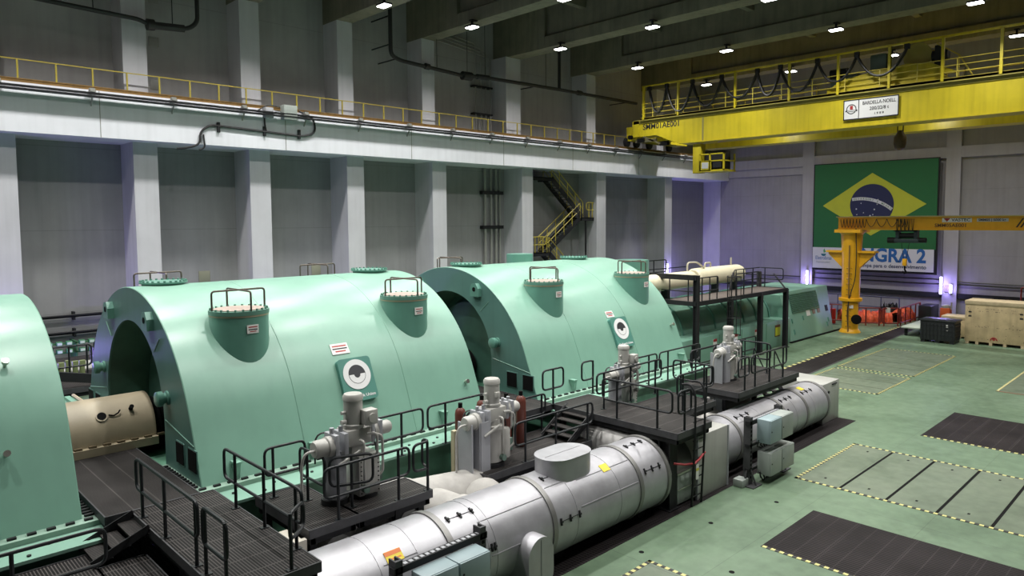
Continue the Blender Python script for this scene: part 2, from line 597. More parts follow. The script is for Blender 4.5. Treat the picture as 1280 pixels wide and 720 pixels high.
# end wall with pilasters and cross beam
b = MB(); b.box(EX, EX + .5, -24, UWY, 0, 22)
we = struct(b.build('wall_back', ENDW))
for y0, y1 in ((25.15, 26.1), (14.5, 15.45), (4.0, 5.0), (-7, -6)):
    MB().box(EX - .3, EX, y0, y1, 0, 11.05).build('pilaster', ENDP, we)
    MB().box(EX - .3, EX, y0, y1, 11.05, 18.4).build('pilaster', ENDP, we)
MB().box(EX - .28, EX, -24, PY, 11.95, 12.75).build('wall_beam', ENDP, we)
MB().box(EX - .12, EX, 26.1, PY, 11.3, 11.95).build('wall_beam', ENDP, we)
MB().box(EX - .2, EX, -24, 33.8, 1.62, 1.98).build('cable_tray', STEEL, we)
b = MB(); b.tube([(EX - .12, y, 2.62 + .02 * math.sin(y)) for y in range(-20, 34)], .045); b.build('wall_pipe', PIPEB, we)
b = MB(); b.tube([(EX - .1, 25, 3.0), (EX - .1, 16, 2.95), (EX - .1, 14, 2.8), (EX - .1, -20, 2.8)], .03); b.build('wall_pipe', PIPEB, we)

# ceiling: slab, main beams, secondary beams
b = MB(); b.box(-14, EX + .6, -24, UWY + .5, 21.6, 22)
ce = struct(b.build('ceiling', CEIL))
BX = [(-6.3, -5.3), (-1, 0.0), (4.5, 5.5), (10, 11), (15.3, 16.3), (20.7, 21.65), (26.4, 27.35), (33.6, 34.75), (41.6, 42.8), (50.7, 51.9)]
for x0, x1 in BX:
    b = MB()
    c = .22
    b.prism([(x0, 18.45), (x1, 18.45), (x1, 19.15), (x1 - c, 19.3), (x1 - c, 21.6), (x0 + c, 21.6), (x0 + c, 19.3), (x0, 19.15)], 'Y', -24, 31.5)
    b.box(x0 - .02, x1 + .02, 31.4, UWY, 18.44, 21.6)
    b.build('roof_beam', CEIL, ce, smooth=False)
for i in range(len(BX) - 1):
    for y in (28.2, 21.5, 14.8, 8.1, 1.4, -5.3):
        MB().box(BX[i][1] - .22, BX[i + 1][0] + .22, y, y + .4, 20.3, 21.6).build('secondary_beam', CEIL, ce)
for y in (28.2, 21.5, 14.8, 8.1, 1.4):
    MB().box(51.7, EX, y, y + .4, 20.3, 21.6).build('secondary_beam', CEIL, ce)


# ------------------------------------------------------------------ ceiling lamps
def ceiling_lamp(label):
    t = thing('ceiling_light', label, 'light', (0, 0, 0), 'flat light fittings under the roof beams')
    b = MB(); b.box(-.24, .24, -.36, .36, .05, .14, 0, .02); b.box(-.05, .05, -.05, .05, .14, .42); b.box(-.12, .3, -.12, .12, .38, .44)
    b.build('housing', STEEL, t)
    MB().box(-.21, .21, -.33, .33, .0, .05, 0, .015).build('light_panel', LAMPM, t)
    area('lamp', (0, 0, -.06), .4, LAMP_W, LAMP_COL, (0, 0, -1), t, LAMP_SPREAD, .6)
    return t


LX = [-1.3, 4.2, 9.7, 15.0, 20.4, 26.1, 33.3, 41.3, 50.4]
LY = [29.8, 23.05, 16.35, 9.65, 2.95]
VIS = {(26.1, 29.8): 'flat light nearest the upper black wall pipe under the second visible roof beam',
       (26.1, 23.05): 'flat light cut by the top edge of the picture above the second roof beam',
       (33.3, 29.8): 'flat light next to the black pipe drop under the third roof beam',
       (33.3, 23.05): 'flat light midway along the third roof beam',
       (41.3, 29.8): 'flat light closest above the left end of the yellow bridge crane',
       (41.3, 23.05): 'flat light above the left part of the bridge crane railing',
       (41.3, 16.35): 'flat light above the middle of the bridge crane and its sign',
       (41.3, 9.65): 'flat light at the top edge above the right half of the bridge crane',
       (50.4, 9.65): 'flat light beyond the bridge crane railing at the right edge'}
proto = None
for x in LX:
    for y in LY:
        if y < 9 and x < 14 or y < 12 and x < 8: continue      # this end of the hall is left unlit
        lab = VIS.get((x, y), 'flat light fitting hung under a roof beam outside the picture')
        o = ceiling_lamp(lab) if proto is None else copy_tree(proto)
        if proto is None: proto = o
        o.location = (x, y, 18.02)
        o['label'] = lab


# violet-white tube lamps along the walls
def tube_lamp(label, x, y, z0, z1, d, r=.07, power=1.0):
    t = thing('tube_light', label, 'light', (x, y, z0), 'upright fluorescent tubes on the walls')
    n = Vector(d)
    b = MB(); b.obox(Vector((x, y, (z0 + z1) / 2)) - n * .09, n * .03, Vector((-n.y, n.x, 0)) * .1, (0, 0, (z1 - z0) / 2 + .04)); b.build('backplate', GREYB, t)
    b = MB(); b.cyl((x, y, z0), (x, y, z1), r, seg=12); b.build('tube', TUBEM, t)
    for zz in (z0, z1):
        b = MB(); b.cyl((x, y, zz - .05), (x, y, zz + .03), r * 1.15, seg=12); b.bar((x, y, zz), Vector((x, y, zz)) - n * .08, .05, .05); b.build('end_cap', GREYB, t)
    l = bpy.data.lights.new('lamp', 'POINT'); l.energy = TUBE_W * power * (z1 - z0); l.color = TUBE_COL; l.shadow_soft_size = .25
    o = bpy.data.objects.new('lamp', l); COL.objects.link(o); o.parent = t; o.location = Vector((0, 0, (z1 - z0) / 2)) + n * .45
    return t


tube_lamp('upright tube lamp on the end wall left of the ANGRA 2 banner', EX - .45, 25.5, 1.9, 3.25, (-1, 0, 0))
tube_lamp('taller upright tube lamp right of the ANGRA 2 banner', EX - .45, 15.5, 1.9, 3.22, (-1, 0, 0))
tube_lamp('shorter upright tube lamp right of the taller one beside the banner', EX - .45, 14.85, 2.0, 2.68, (-1, 0, 0))
tube_lamp('upright tube lamp on the left wall pillar behind the cream pipe', 51.1, PY - .15, 2.3, 3.9, (0, -1, 0))
tube_lamp('upright tube lamp tucked behind the last pillar in the far corner recess', 52.6, WY - .15, 2.0, 3.6, (0, -1, 0), power=5.0)
tube_lamp('upright tube lamp low on the left wall behind the gap between casings', 4.9, PY - .15, 1.4, 3.0, (0, -1, 0), power=3.5)
tube_lamp('upright tube lamp low on the left wall behind the middle casing', 15.7, PY - .15, 1.4, 3.0, (0, -1, 0))
b = MB(); b.box(EX - .38, EX - .3, 14.98, 15.3, 2.05, 2.55, 0, .02)
tag(b.build('junction_box', mat('box_violet_grey', (.2, .16, .2), .5)), 'small dark junction box between the two tube lamps right of the banner', 'box')

# ================================================================== LEFT WALL FITTINGS
# yellow walkway railing on the runway beam
t = thing('walkway_railing', 'long thin yellow railing along the top of the white runway beam', 'railing', (25, 34.25, 12.95))
b = MB(); b.box(-8, 47.5, 34.23, 34.27, 14.03, 14.07); b.build('handrail', YELR, t)
MB().box(-8, 47.5, 34.235, 34.265, 13.0, 13.12).build('toe_board', YELR, t)
x = -7.3
while x < 47.4:
    MB().box(x - .03, x + .03, 34.22, 34.28, 12.95, 14.03).build('post', YELR, t)
    x += 1.33
# crane rail
b = MB(); b.box(-14, EX - .5, 33.18, 33.42, 12.95, 13.0); b.box(-14, EX - .5, 33.26, 33.34, 13.0, 13.1); b.box(-14, EX - .5, 33.24, 33.36, 13.1, 13.14)
x = -13
tag(b.build('crane_rail', mat('rail_rust', (.25, .15, .05), .5, .4, .2, 4)), 'brown crane rail running along the edge of the white runway beam', 'rail')
# conductor bar
t = thing('conductor_rail', 'dark conductor rail carried on brackets along the white beam face', 'power rail', (20, 32.75, 12.6))
b = MB()
for k, z in enumerate((12.62, 12.74)):
    b.box(-10, EX - .8, 32.6 + .02 * k, 32.9, z, z + .06)
b.build('conductor_bar', STEEL, t)
x = -7.5
while x < 57:
    b = MB(); b.box(x - .1, x + .1, 32.62, 33.05, 12.82, 12.88); b.box(x - .1, x + .1, 32.72, 32.9, 12.86, 12.98); b.bar((x, 33.05, 12.3), (x, 32.8, 12.62), .05, .05, 0, (1, 0, 0))
    b.build('bracket', CONDU, t)
    x += 3.15
# feed box and cables at the third pillar
t = thing('feeder_box', 'pale feeder box on the beam edge with looping black cables', 'box', (17.0, 33, 12.6))
MB().box(16.45, 17.15, 32.62, 33.05, 12.5, 13.2, 0, .03).build('cabinet', GREYC, t)
MB().box(15.55, 15.95, 32.7, 33.05, 12.5, 13.0, 0, .03).build('small_cabinet', GREYB, t)
b = MB(); b.tube(fillet([(17.4, 32.95, 13.0), (18.2, 32.95, 12.75), (18.3, 32.95, 12.0), (17.6, 32.98, 11.78), (13.0, 32.98, 11.95), (12.55, 32.98, 11.6), (12.55, 32.98, 11.05), (12.0, 33.0, 10.85), (11.6, 33.2, 10.8)], .45, 5), .05)
b.mark(); b.tube(fillet([(15.6, 32.95, 12.9), (15.6, 32.95, 12.2), (15.7, 32.98, 11.85)], .2), .04)
b.mark(); b.tube(fillet([(12.7, 32.98, 11.5), (12.75, 32.98, 10.9), (12.5, 33.0, 10.8)], .2), .04)
b.mark(); b.tube(fillet([(15.3, 32.95, 12.85), (15.8, 32.95, 13.15), (16.4, 32.95, 13.1)], .2), .03)
b.build_each('cable', CABLE, t)
for x in (13.4, 15.6, 17.4):
    MB().box(x - .06, x + .06, 32.94, 33.06, 11.65, 12.1).build('cable_clamp', STEEL, t)
# upper black pipes
t = thing('wall_pipe', 'black pipe with an upturned right end above the beam, upper left corner', 'pipe', (11, 34.3, 16.4))
b = MB(); b.tube(fillet([(1, 34.35, 16.75), (7, 34.3, 16.56), (10.6, 34.3, 16.46), (11.0, 34.3, 16.3), (12.7, 34.3, 16.42), (13.12, 34.3, 16.8), (13.12, 34.3, 21)], .5, 5), .1); b.build('pipe', PIPEB, t)
b = MB(); b.tube([(11.1, 34.3, 16.3), (11.5, 34.3, 16.33), (12.5, 34.3, 16.4)], .17, 10); b.cyl((10.9, 34.3, 16.3), (11.2, 34.3, 16.32), .25); b.build('flexible_coupling', PIPEB, t)
for x, z in ((8.8, 16.52), (12.0, 16.45)):
    b = MB(); b.tube([(x, 34.3, z), (x, 34.3, 21.6)], .02, 6); b.build('hanger', STEEL, t)
t = thing('wall_pipe', 'long black pipe crossing the upper wall pillars left of the bridge crane', 'pipe', (30, 34.3, 16.6))
b = MB(); b.tube(fillet([(23.87, 34.3, 21), (23.87, 34.3, 17.0), (24.5, 34.3, 16.78), (29.4, 34.3, 16.55), (30.6, 34.3, 16.68), (38.2, 34.3, 16.80), (47.4, 34.3, 16.82)], .6, 5), .12); b.build('pipe', PIPEB, t)
b = MB(); b.tube([(38.2, 34.3, 16.8), (38.2, 34.3, 21)], .11); b.build('pipe_drop', PIPEB, t)
b = MB(); b.cyl((29.2, 34.3, 16.56), (29.9, 34.3, 16.58), .27); b.mark(); b.cyl((30.4, 34.3, 16.66), (31.4, 34.3, 16.7), .17); b.mark(); b.cyl((26.3, 34.3, 16.72), (26.6, 34.3, 16.7), .18); b.mark(); b.cyl((40.2, 34.3, 16.82), (40.6, 34.3, 16.82), .18); b.build_each('coupling', PIPEB, t)
for x, z in ((23.87, 19.2), (23.87, 17.6), (24.3, 16.85), (36.0, 16.78), (46.4, 16.82)):
    b = MB(); b.bar((x, 34.3, z), (x, UWY, z), .06, .06); b.build('wall_bracket', STEEL, t)
for x in (29.6, 31.1, 27.2, 36.8):
    b = MB(); b.tube([(x, 34.3, 16.7), (x, 34.3, 21.6)], .018, 6); b.build('hanger', STEEL, t)
# conduits beside the sixth pillar, upper and lower
t = thing('conduit_bundle', 'bundle of thin grey upright conduits between the pillars left of the stair', 'pipes', (33, 35.4, 2))
for i, x in enumerate((32.0, 32.55, 33.0, 33.35)):
    b = MB(); b.tube([(x, 35.4, 1.5), (x, 35.4, 11.04)], .07 if i % 2 else .09, 8); b.build('conduit', CONDU, t)
for z in (7.0, 9.3):
    b = MB(); b.box(31.7, 33.6, 35.3, 35.6, z, z + .22); b.build('clamp_bar', STEEL, t)
t = thing('conduit_bundle', 'thin grey conduits bending along the upper wall under the roof beams', 'pipes', (33, 36, 13))
for i, x in enumerate((31.7, 32.2, 32.6, 33.0)):
    z = 18.9 - .25 * i + .3
    b = MB(); b.tube(fillet([(27.6 + i * .3, 35.9, z + .45), (x, 35.9, z), (x, 35.9, 13.0)], .2), .045, 8); b.build('conduit', CONDU, t)
for z in (14.6, 16.4):
    MB().box(31.5, 33.2, 35.85, 36.2, z, z + .12).build('clamp_bar', STEEL, t)
# cable trays low on the left wall
for z, x0, x1, lab in ((3.45, 5.85, 9.9, 'upper dark cable tray on the grey wall between the two casings'), (2.72, 5.85, 9.9, 'lower dark cable tray on the grey wall between the two casings')):
    t = thing('cable_tray', lab, 'cable tray', (8, 35.4, z))
    b = MB(); b.box(x0, x1, 35.32, 35.5, z, z + .04); b.box(x0, x1, 35.32, 35.35, z, z + .12); b.tube([(x0, 35.25, z + .1), (x1, 35.25, z + .1)], .05, 6); b.build('tray', STEEL, t)
    for x in (6.1, 7.8, 9.4):
        MB().box(x - .04, x + .04, 35.28, 35.6, z - .12, z + .24).build('bracket', STEEL, t)

# steel stair with yellow rails between the sixth and seventh pillars
t = thing('steel_stair', 'zigzag dark steel stair with yellow rails on the left wall', 'stair', (38, 34.5, 0))
YS0, YS1 = 34.15, 34.95


def flight(p, q, n, name='flight'):
    (x0, z0), (x1, z1) = p, q
    b = MB()
    for y in (YS0, YS1):
        b.bar((x0, y, z0), (x1, y, z1), .05, .34)
    f = b.build('stringer', STEEL, t)
    for k in range(n):
        s = (k + .5) / n
        MB().box(x0 + (x1 - x0) * s - .14, x0 + (x1 - x0) * s + .14, YS0, YS1, z0 + (z1 - z0) * s - .02, z0 + (z1 - z0) * s + .02).build('tread', FASC, t)
    for y in (YS0, YS1):
        b = MB()
        b.tube([(x0, y, z0 + 1.1), (x1, y, z1 + 1.1)], .035, 6); b.tube([(x0, y, z0 + .62), (x1, y, z1 + .62)], .028, 6)
        m = 4
        for k in range(m + 1):
            s = k / m
            xx, zz = x0 + (x1 - x0) * s, z0 + (z1 - z0) * s
            b.tube([(xx, y, zz), (xx, y, zz + 1.1)], .032, 6)
        b.build('stair_rail', YELR, t)


def landing(x0, x1, z, rails=True, y1=35.55):
    b = MB(); b.box(x0, x1, 34.1, y1, z - .05, z); b.box(x0, x1, 34.1, 34.16, z - .25, z); b.box(x0, x0 + .06, 34.1, y1, z - .25, z); b.box(x1 - .06, x1, 34.1, y1, z - .25, z)
    b.build('landing', STEEL, t)


flight((37.2, 10.5), (40.6, 7.75), 14)
landing(35.05, 37.3, 10.55)
landing(40.4, 42.2, 7.75)
flight((40.3, 7.7), (36.7, 5.3), 12)
landing(35.05, 37.0, 5.3)
flight((36.9, 5.25), (40.2, 2.4), 13)
landing(40.0, 42.0, 2.4)
for x0, x1, z in ((41.0, 42.0, 7.75), (35.2, 36.6, 5.3)):
    b = MB(); b.tube(fillet([(x0, 34.15, z + .55), (x0, 34.15, z + 1.1), (x1, 34.15, z + 1.1), (x1, 34.15, z + .55)], .2, 4, True), .035, 6, True)
    for xx in (x0 + .3, x1 - .3):
        b.tube([(xx, 34.15, z), (xx, 34.15, z + 1.1)], .035, 6)
    b.build('landing_rail', YELR, t)
b = MB(); b.tube([(41.0, 34.2, 7.75), (41.0, 34.2, 0)], .07); b.tube([(35.3, 34.2, 5.2), (35.3, 34.2, 0)], .07); b.tube([(41.9, 34.2, 2.4), (41.9, 34.2, 0)], .07); b.tube([(35.3, 34.2, 10.5), (35.3, 34.2, 5.2)], .05); b.build('support', STEEL, t)

# ================================================================== TURBINE CASINGS
TY, TZ, TR, TB = 19.37, 1.85, 4.06, 1.95


def outer(n=48, R=TR):
    """half profile right foot -> crown -> left foot as (y, z)"""
    a = math.radians(68)
    pts = []
    ys, zs = TY - R * math.sin(a), TZ + R * math.cos(a)
    dz = zs - TB
    foot = dz * math.cos(a) / math.sin(a)
    m = 5
    for k in range(m):
        s = k / m
        pts.append((ys - foot * (1 - s), TB + dz * s))
    for k in range(n + 1):
        th = -a + 2 * a * k / n
        pts.append((TY + R * math.sin(th), TZ + R * math.cos(th)))
    for k in range(m - 1, -1, -1):
        s = k / m
        pts.append((2 * TY - (ys - foot * (1 - s)), TB + dz * s))
    return pts


def arch(R, n, zc=2.86, zb=TB):
    """inner arch sampled with n points, straight legs below the centre"""
    leg = zc - zb
    L = 2 * leg + PI * R
    pts = []
    for k in range(n):
        d = L * k / (n - 1)
        if d < leg:
            pts.append((TY - R, zb + d))
        elif d > L - leg:
            pts.append((TY + R, zb + (L - d)))
        else:
            th = (d - leg) / R
            pts.append((TY - R * math.cos(th), zc + R * math.sin(th)))
    return pts


def zshell(y):
    return TZ + math.sqrt(max(0, TR ** 2 - (y - TY) ** 2))


def manhole(par, x, y, ztop, r, rail=True):
    """upright inspection neck with bolted lid and crossed grab bars"""
    b = MB(); b.cyl((x, y, zshell(min(y - r, TY)) if y < TY else zshell(y + r) - .1, ), (x, y, ztop - .1), r, seg=40) if False else b.cyl((x, y, ztop - 2.0), (x, y, ztop - .1), r, seg=40)
    n = b.build('manhole_neck', TEAL, par)
    b = MB(); b.cyl((x, y, ztop - .14), (x, y, ztop - .10), r * 1.015, seg=40, mi=1); b.cyl((x, y, ztop - .10), (x, y, ztop), r * 1.03, seg=40)
    for k in range(24):
        a = 2 * PI * k / 24
        b.cyl((x + r * .96 * math.cos(a), y + r * .96 * math.sin(a), ztop), (x + r * .96 * math.cos(a), y + r * .96 * math.sin(a), ztop + .045), .025, seg=6)
    b.build('bolt_ring', [mat('ring_teal', (.10, .22, .17), .45), CREAM], n)
    b = MB(); b.lathe([(r * .86, 0), (r * .86, .02), (r * .5, .035), (.02, .04)], (x, y, ztop), (0, 0, 1), 32); b.build('lid', mat('lid_pink', (.36, .285, .245), .6), n)
    if rail:
        b = MB()
        for a in (PI / 2 + .02, .02):
            c, s_ = math.cos(a) * r * .97, math.sin(a) * r * .97
            b.tube(fillet([(x - c, y - s_, ztop - .05), (x - c, y - s_, ztop + .46), (x + c, y + s_, ztop + .46), (x + c, y + s_, ztop - .05)], .08), .024, 8)
        b.build('grab_bar', mat('bar_bronze', (.10, .085, .07), .4, .5, .1), n)
    if y < TY:
        lx, ly = x + r * .42, y - r * .925
        nn = Vector((.04, -1, 0)).normalized(); sd = Vector((1, .04, 0)).normalized()
        c = Vector((x, y, 0)) + nn * (r + .008) + Vector((0, 0, ztop - .42))
        b = MB(); b.obox(c, sd * .14, (0, 0, .10), nn * .008)
        b.obox(c + nn * .009 + Vector((0, 0, .05)), sd * .11, (0, 0, .012), nn * .001, 1); b.obox(c + nn * .009 - Vector((0, 0, .01)), sd * .11, (0, 0, .012), nn * .001, 2); b.obox(c + nn * .009 - Vector((0, 0, .055)), sd * .08, (0, 0, .01), nn * .001, 1)
        b.build('label_plate', [LABEL, INKR, INK], n)
    return n


def disc_cover(par, x, y):
    z = zshell(y)
    b = MB(); b.cyl((x, y, z - .25), (x, y, z + .05), .52, seg=32); b.cyl((x, y, z + .05), (x, y, z + .09), .58, seg=32)
    for k in range(24):
        a = 2 * PI * k / 24
        b.cyl((x + .54 * math.cos(a), y + .54 * math.sin(a), z + .09), (x + .54 * math.cos(a), y + .54 * math.sin(a), z + .13), .03, seg=6)
    b.build('bolted_cover', TEAL, par)


def shell_frame(ang):
    """outward normal, downhill tangent on the right flank at angle from the crown (deg)"""
    a = math.radians(ang)
    n = Vector((0, -math.sin(a), math.cos(a)))
    dn = Vector((0, -math.cos(a), -math.sin(a)))
    p = Vector((0, TY - TR * math.sin(a), TZ + TR * math.cos(a)))
    return p, n, dn


def maker_plate(par, x, ang, w=.95, h=1.12):
    p, n, dn = shell_frame(ang)
    R = Vector((1, 0, 0)); U = -dn
    c = p + Vector((x, 0, 0)) + n * .10
    def P(u, v, d=0.0):
        return c + R * u + U * v + n * d
    # rounded plate
    b = MB()
    rr = .1
    pts = []
    for cx, cy, a0 in ((w / 2 - rr, h / 2 - rr, 0), (-w / 2 + rr, h / 2 - rr, 90), (-w / 2 + rr, -h / 2 + rr, 180), (w / 2 - rr, -h / 2 + rr, 270)):
        for k in range(7):
            a = math.radians(a0 + 15 * k)
            pts.append((cx + rr * math.cos(a), cy + rr * math.sin(a)))
    N = len(pts)
    b.add([P(u, v, -.14)[:] for u, v in pts] + [P(u, v, 0)[:] for u, v in pts], [tuple(range(N - 1, -1, -1)), tuple(range(N, 2 * N))] + [(i, (i + 1) % N, N + (i + 1) % N, N + i) for i in range(N)])
    o = b.build('nameplate', mat('plate_green', (.075, .22, .18), .35, 0, .05), par)
    oc = .12
    def ring(r0, r1, d, a0=0, a1=360, m=40):
        vs, fs = [], []
        for k in range(m + 1):
            a = math.radians(a0 + (a1 - a0) * k / m)
            for r in (r0, r1):
                vs.append(P(r * math.cos(a), oc + r * math.sin(a), d)[:])
        fs = [(2 * k, 2 * k + 1, 2 * k + 3, 2 * k + 2) for k in range(m)]
        return vs, fs
    def disc(r, d, a0=0, a1=360, m=40):
        vs = [P(r * math.cos(math.radians(a0 + (a1 - a0) * k / m)), oc + r * math.sin(math.radians(a0 + (a1 - a0) * k / m)), d)[:] for k in range(m + (0 if a1 - a0 >= 360 else 1))]
        return vs, [tuple(range(len(vs)))]
    b = MB()
    b.lathe([(.39, 0), (.39, .012)], P(0, oc, 0), n, 40)
    b.add(*disc(.245, .014), mi=1)
    # dark upper half, white smile below
    b.add(*ring(.075, .232, .016, 180, 360), mi=0)
    b.add(*disc(.232, .016, 0, 180), mi=1)
    b.add(*disc(.09, .018), mi=1)
    b.build('emblem', [WHITE, mat('emblem_dark', (.035, .035, .04), .4)], o)
    b = MB(); b.text('Kraftwerk Union', .075, P(-w / 2 + .08, -h / 2 + .09, .002), R, U, 0, .03, wid=w - .16, depth=.003)
    b.build('lettering', WHITE, o)


def caution_label(par, x, ang, w=.42, h=.25):
    p, n, dn = shell_frame(ang)
    R = Vector((1, 0, 0)); U = -dn
    c = p + Vector((x, 0, 0)) + n * .012
    b = MB(); b.obox(c, R * w / 2, U * h / 2, n * .006)
    for k, (f, mi) in enumerate(((.8, 1), (.85, 2), (.6, 1))):
        b.obox(c + U * (h * .25 - k * h * .25) + n * .0065, R * (w * f / 2), U * .02, n * .0008, mi)
    b.build('caution_label', [LABEL, INKR, INK], par)


M1X, M2X, M3X, M4X = 7.15, 11.97, 17.83, 22.89
FARNECK = ((21.9, 22.0, 6.08, .58),)


def casing(label, x0, x1, men=(), discs=(), plates=(), labels=(), brackets=(), knobs=(), far=(), lip=(None, None)):
    t = thing('turbine_casing', label, 'turbine', ((x0 + x1) / 2, TY, TB))
    o = outer()
    n = len(o)
    # outer vault, with a thin rolled edge at each end
    b = MB()
    xs = [x0, x0 + .02] + [x0 + (x1 - x0) * k / 6 for k in range(1, 6)] + [x1 - .02, x1]
    ofs = [.985, 1.0] + [1] * 5 + [1, .985]
    vs = []
    for x, f in zip(xs, ofs):
        for (y, z) in o:
            vs.append((x, TY + (y - TY) * (1 if f == 1 else .996), z if z == TB else TZ + (z - TZ) * (1 if f == 1 else .996)))
    fs = []
    for k in range(len(xs) - 1):
        for i in range(n - 1):
            fs.append((k * n + i, k * n + i + 1, (k + 1) * n + i + 1, (k + 1) * n + i))
    b.add(vs, fs)
    b.build('shell', MINT, t)
    # end faces: thick annular plate with arch opening towards the shaft
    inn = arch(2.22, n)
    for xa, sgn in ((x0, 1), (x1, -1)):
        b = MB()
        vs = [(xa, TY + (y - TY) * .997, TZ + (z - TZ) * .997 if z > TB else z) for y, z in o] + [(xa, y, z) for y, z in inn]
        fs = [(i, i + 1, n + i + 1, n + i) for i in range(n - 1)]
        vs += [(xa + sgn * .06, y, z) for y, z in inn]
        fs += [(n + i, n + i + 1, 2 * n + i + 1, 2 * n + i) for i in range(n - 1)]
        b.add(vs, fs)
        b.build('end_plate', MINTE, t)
        # recess lining and bulkhead
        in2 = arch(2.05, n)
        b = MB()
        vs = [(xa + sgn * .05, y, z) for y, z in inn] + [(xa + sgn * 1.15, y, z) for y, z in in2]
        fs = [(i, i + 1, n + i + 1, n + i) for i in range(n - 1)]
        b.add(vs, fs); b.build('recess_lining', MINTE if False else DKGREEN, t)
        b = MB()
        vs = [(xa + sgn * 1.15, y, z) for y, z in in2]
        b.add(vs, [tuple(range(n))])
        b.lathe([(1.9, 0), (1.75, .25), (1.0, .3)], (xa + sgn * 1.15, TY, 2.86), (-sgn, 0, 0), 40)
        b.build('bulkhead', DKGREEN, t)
    # purge pipe in the recess
    b = MB(); b.tube(fillet([(x0 + .9, TY - 1.75, 2.1), (x0 + .55, TY - 1.95, 2.2), (x0 + .5, TY - 1.75, 3.6), (x0 + .95, TY - 1.35, 4.1)], .25, 5), .035); b.cyl((x0 + .5, TY - 1.85, 3.3), (x0 + .5, TY - 1.7, 3.55), .07); b.build('drain_pipe', PIPEB, t)
    # lifting lugs and trunnions on the near end
    for sgn in (-1, 1):
        yy, zz = TY + sgn * 1.55, 5.22
        b = MB()
        b.prism([(yy - .2, zz - .22), (yy + .2, zz - .22), (yy + .2, zz + .05), (yy + .12, zz + .2), (yy - .08, zz + .22), (yy - .2, zz + .05)], 'X', x0 - .16, x0)
        b.cyl((x0 - .17, yy, zz + .02), (x0 - .155, yy, zz + .02), .075, mi=1)
        b.build('lifting_lug', [TEAL, BLACK], t)
        yy, zz = TY + sgn * 2.5, 3.55
        b = MB(); b.lathe([(.16, 0), (.16, .04), (.12, .05), (.12, .12), (.17, .13), (.17, .24), (.14, .26)], (x0, yy, zz), (-1, 0, 0), 20); b.build('trunnion', TEAL, t)
        for yv in (TY + sgn * 3.92, TY + sgn * 3.2):
            b = MB(); b.box(x0 - .015, x0 + .01, yv - .25, yv + .25, TB + .22, TB + .74, 0, .012)
            b.box(x0 - .03, x0 - .014, yv - .22, yv + .22, TB + .25, TB + .71, 1)
            b.build('vent_opening', [MINTE, BLACK], t)
        # riser welds
        b = MB(); b.tube([(x0 - .005, TY + sgn * 2.3, 3.0), (x0 - .005, TY + sgn * 4.0, 2.75)], .012, 6); b.mark(); b.tube([(x0 - .005, TY + sgn * 1.7, 4.5), (x0 - .005, TY + sgn * 2.1, 4.85)], .01, 6); b.build_each('weld_line', MINT, t)
    # bolted base flange and lip
    yr = o[0][0]; yl = o[-1][0]
    fw_ = .26
    b = MB()
    b.box(x0 - fw_, x1 + fw_, yl - .02, yl + fw_, TB - .12, TB)
    for xa in (x0 - fw_, x1):
        b.box(xa, xa + fw_, TY + 2.25, yl, TB - .12, TB)
    b.mark()
    b.box(x0 - fw_, x1 + fw_, yr - fw_, yr + .02, TB - .12, TB)
    for xa in (x0 - fw_, x1):
        b.box(xa, xa + fw_, yr, TY - 2.25, TB - .12, TB)
    x = x0 - .1
    while x < x1 + .1:
        for yy in (yr - .13,):
            b.box(x, x + .14, yy - .035, yy + .035, TB, TB + .04, 1)
        x += .30
    y = yr + .05
    while y < TY - 2.4:
        b.box(x0 - .21, x0 - .05, y, y + .07, TB, TB + .04, 1); b.box(x1 + .05, x1 + .21, y, y + .07, TB, TB + .04, 1)
        y += .16
    b.build_each('base_flange', [mat('flange_mint', (.24, .36, .29), .45, 0, .1, 4), STEEL], t)
    b = MB(); b.box(x0 - .25, x1 + .25, 14.05 if lip[0] is None else lip[0], yr - .22, TB - .16, TB - .10)
    x = x0 + .1
    while x < x1:
        b.cyl((x, 14.2, TB - .1), (x, 14.2, TB - .075), .035, seg=8, mi=1); b.cyl((x + .35, 14.5, TB - .1), (x + .35, 14.5, TB - .075), .035, seg=8, mi=1)
        x += .9
    b.build('lip_plate', [mat('lip_mint', (.205, .37, .29), .4, 0, .05), STEEL], t)
    b = MB(); b.box(x0 - .1, x1 + .1, 14.3, 24.4, 0, TB - .16); b.build('lower_casing', GREENL, t)
    for xs_ in (x0 + 2.45, x0 + 5.6):
        b = MB(); b.tube([(xs_, TY + (y - TY) * 1.001, z) for y, z in o], .006, 5); b.build('weld_seam', MINT, t)
    for m in men: manhole(t, *m)
    for d in discs: disc_cover(t, *d)
    for p in plates: maker_plate(t, *p)
    for l in labels: caution_label(t, *l)
    for x in brackets:
        b = MB(); y0 = yr
        b.prism([(y0 - .02, TB), (y0 + .14, TB + .36), (y0 - .12, TB + .36), (y0 - .05, TB)], 'X', x - .05, x + .05); b.box(x - .08, x + .08, y0 - .13, y0 + .13, TB + .36, TB + .39)
        b.build('bracket', MINT, t)
    for x, a in knobs:
        p, nn, dn = shell_frame(a); p = p + Vector((x, 0, 0))
        b = MB(); b.cyl(p, p + nn * .12, .03); b.cyl(p + nn * .1, p + nn * .18, .06); b.build('gauge_tap', STAIN, t)
    for x, y, z, r in far:
        b = MB(); b.cyl((x, y, z - 1.3), (x, y, z), r, seg=32); b.build('tall_neck', TEAL, t)
    return t


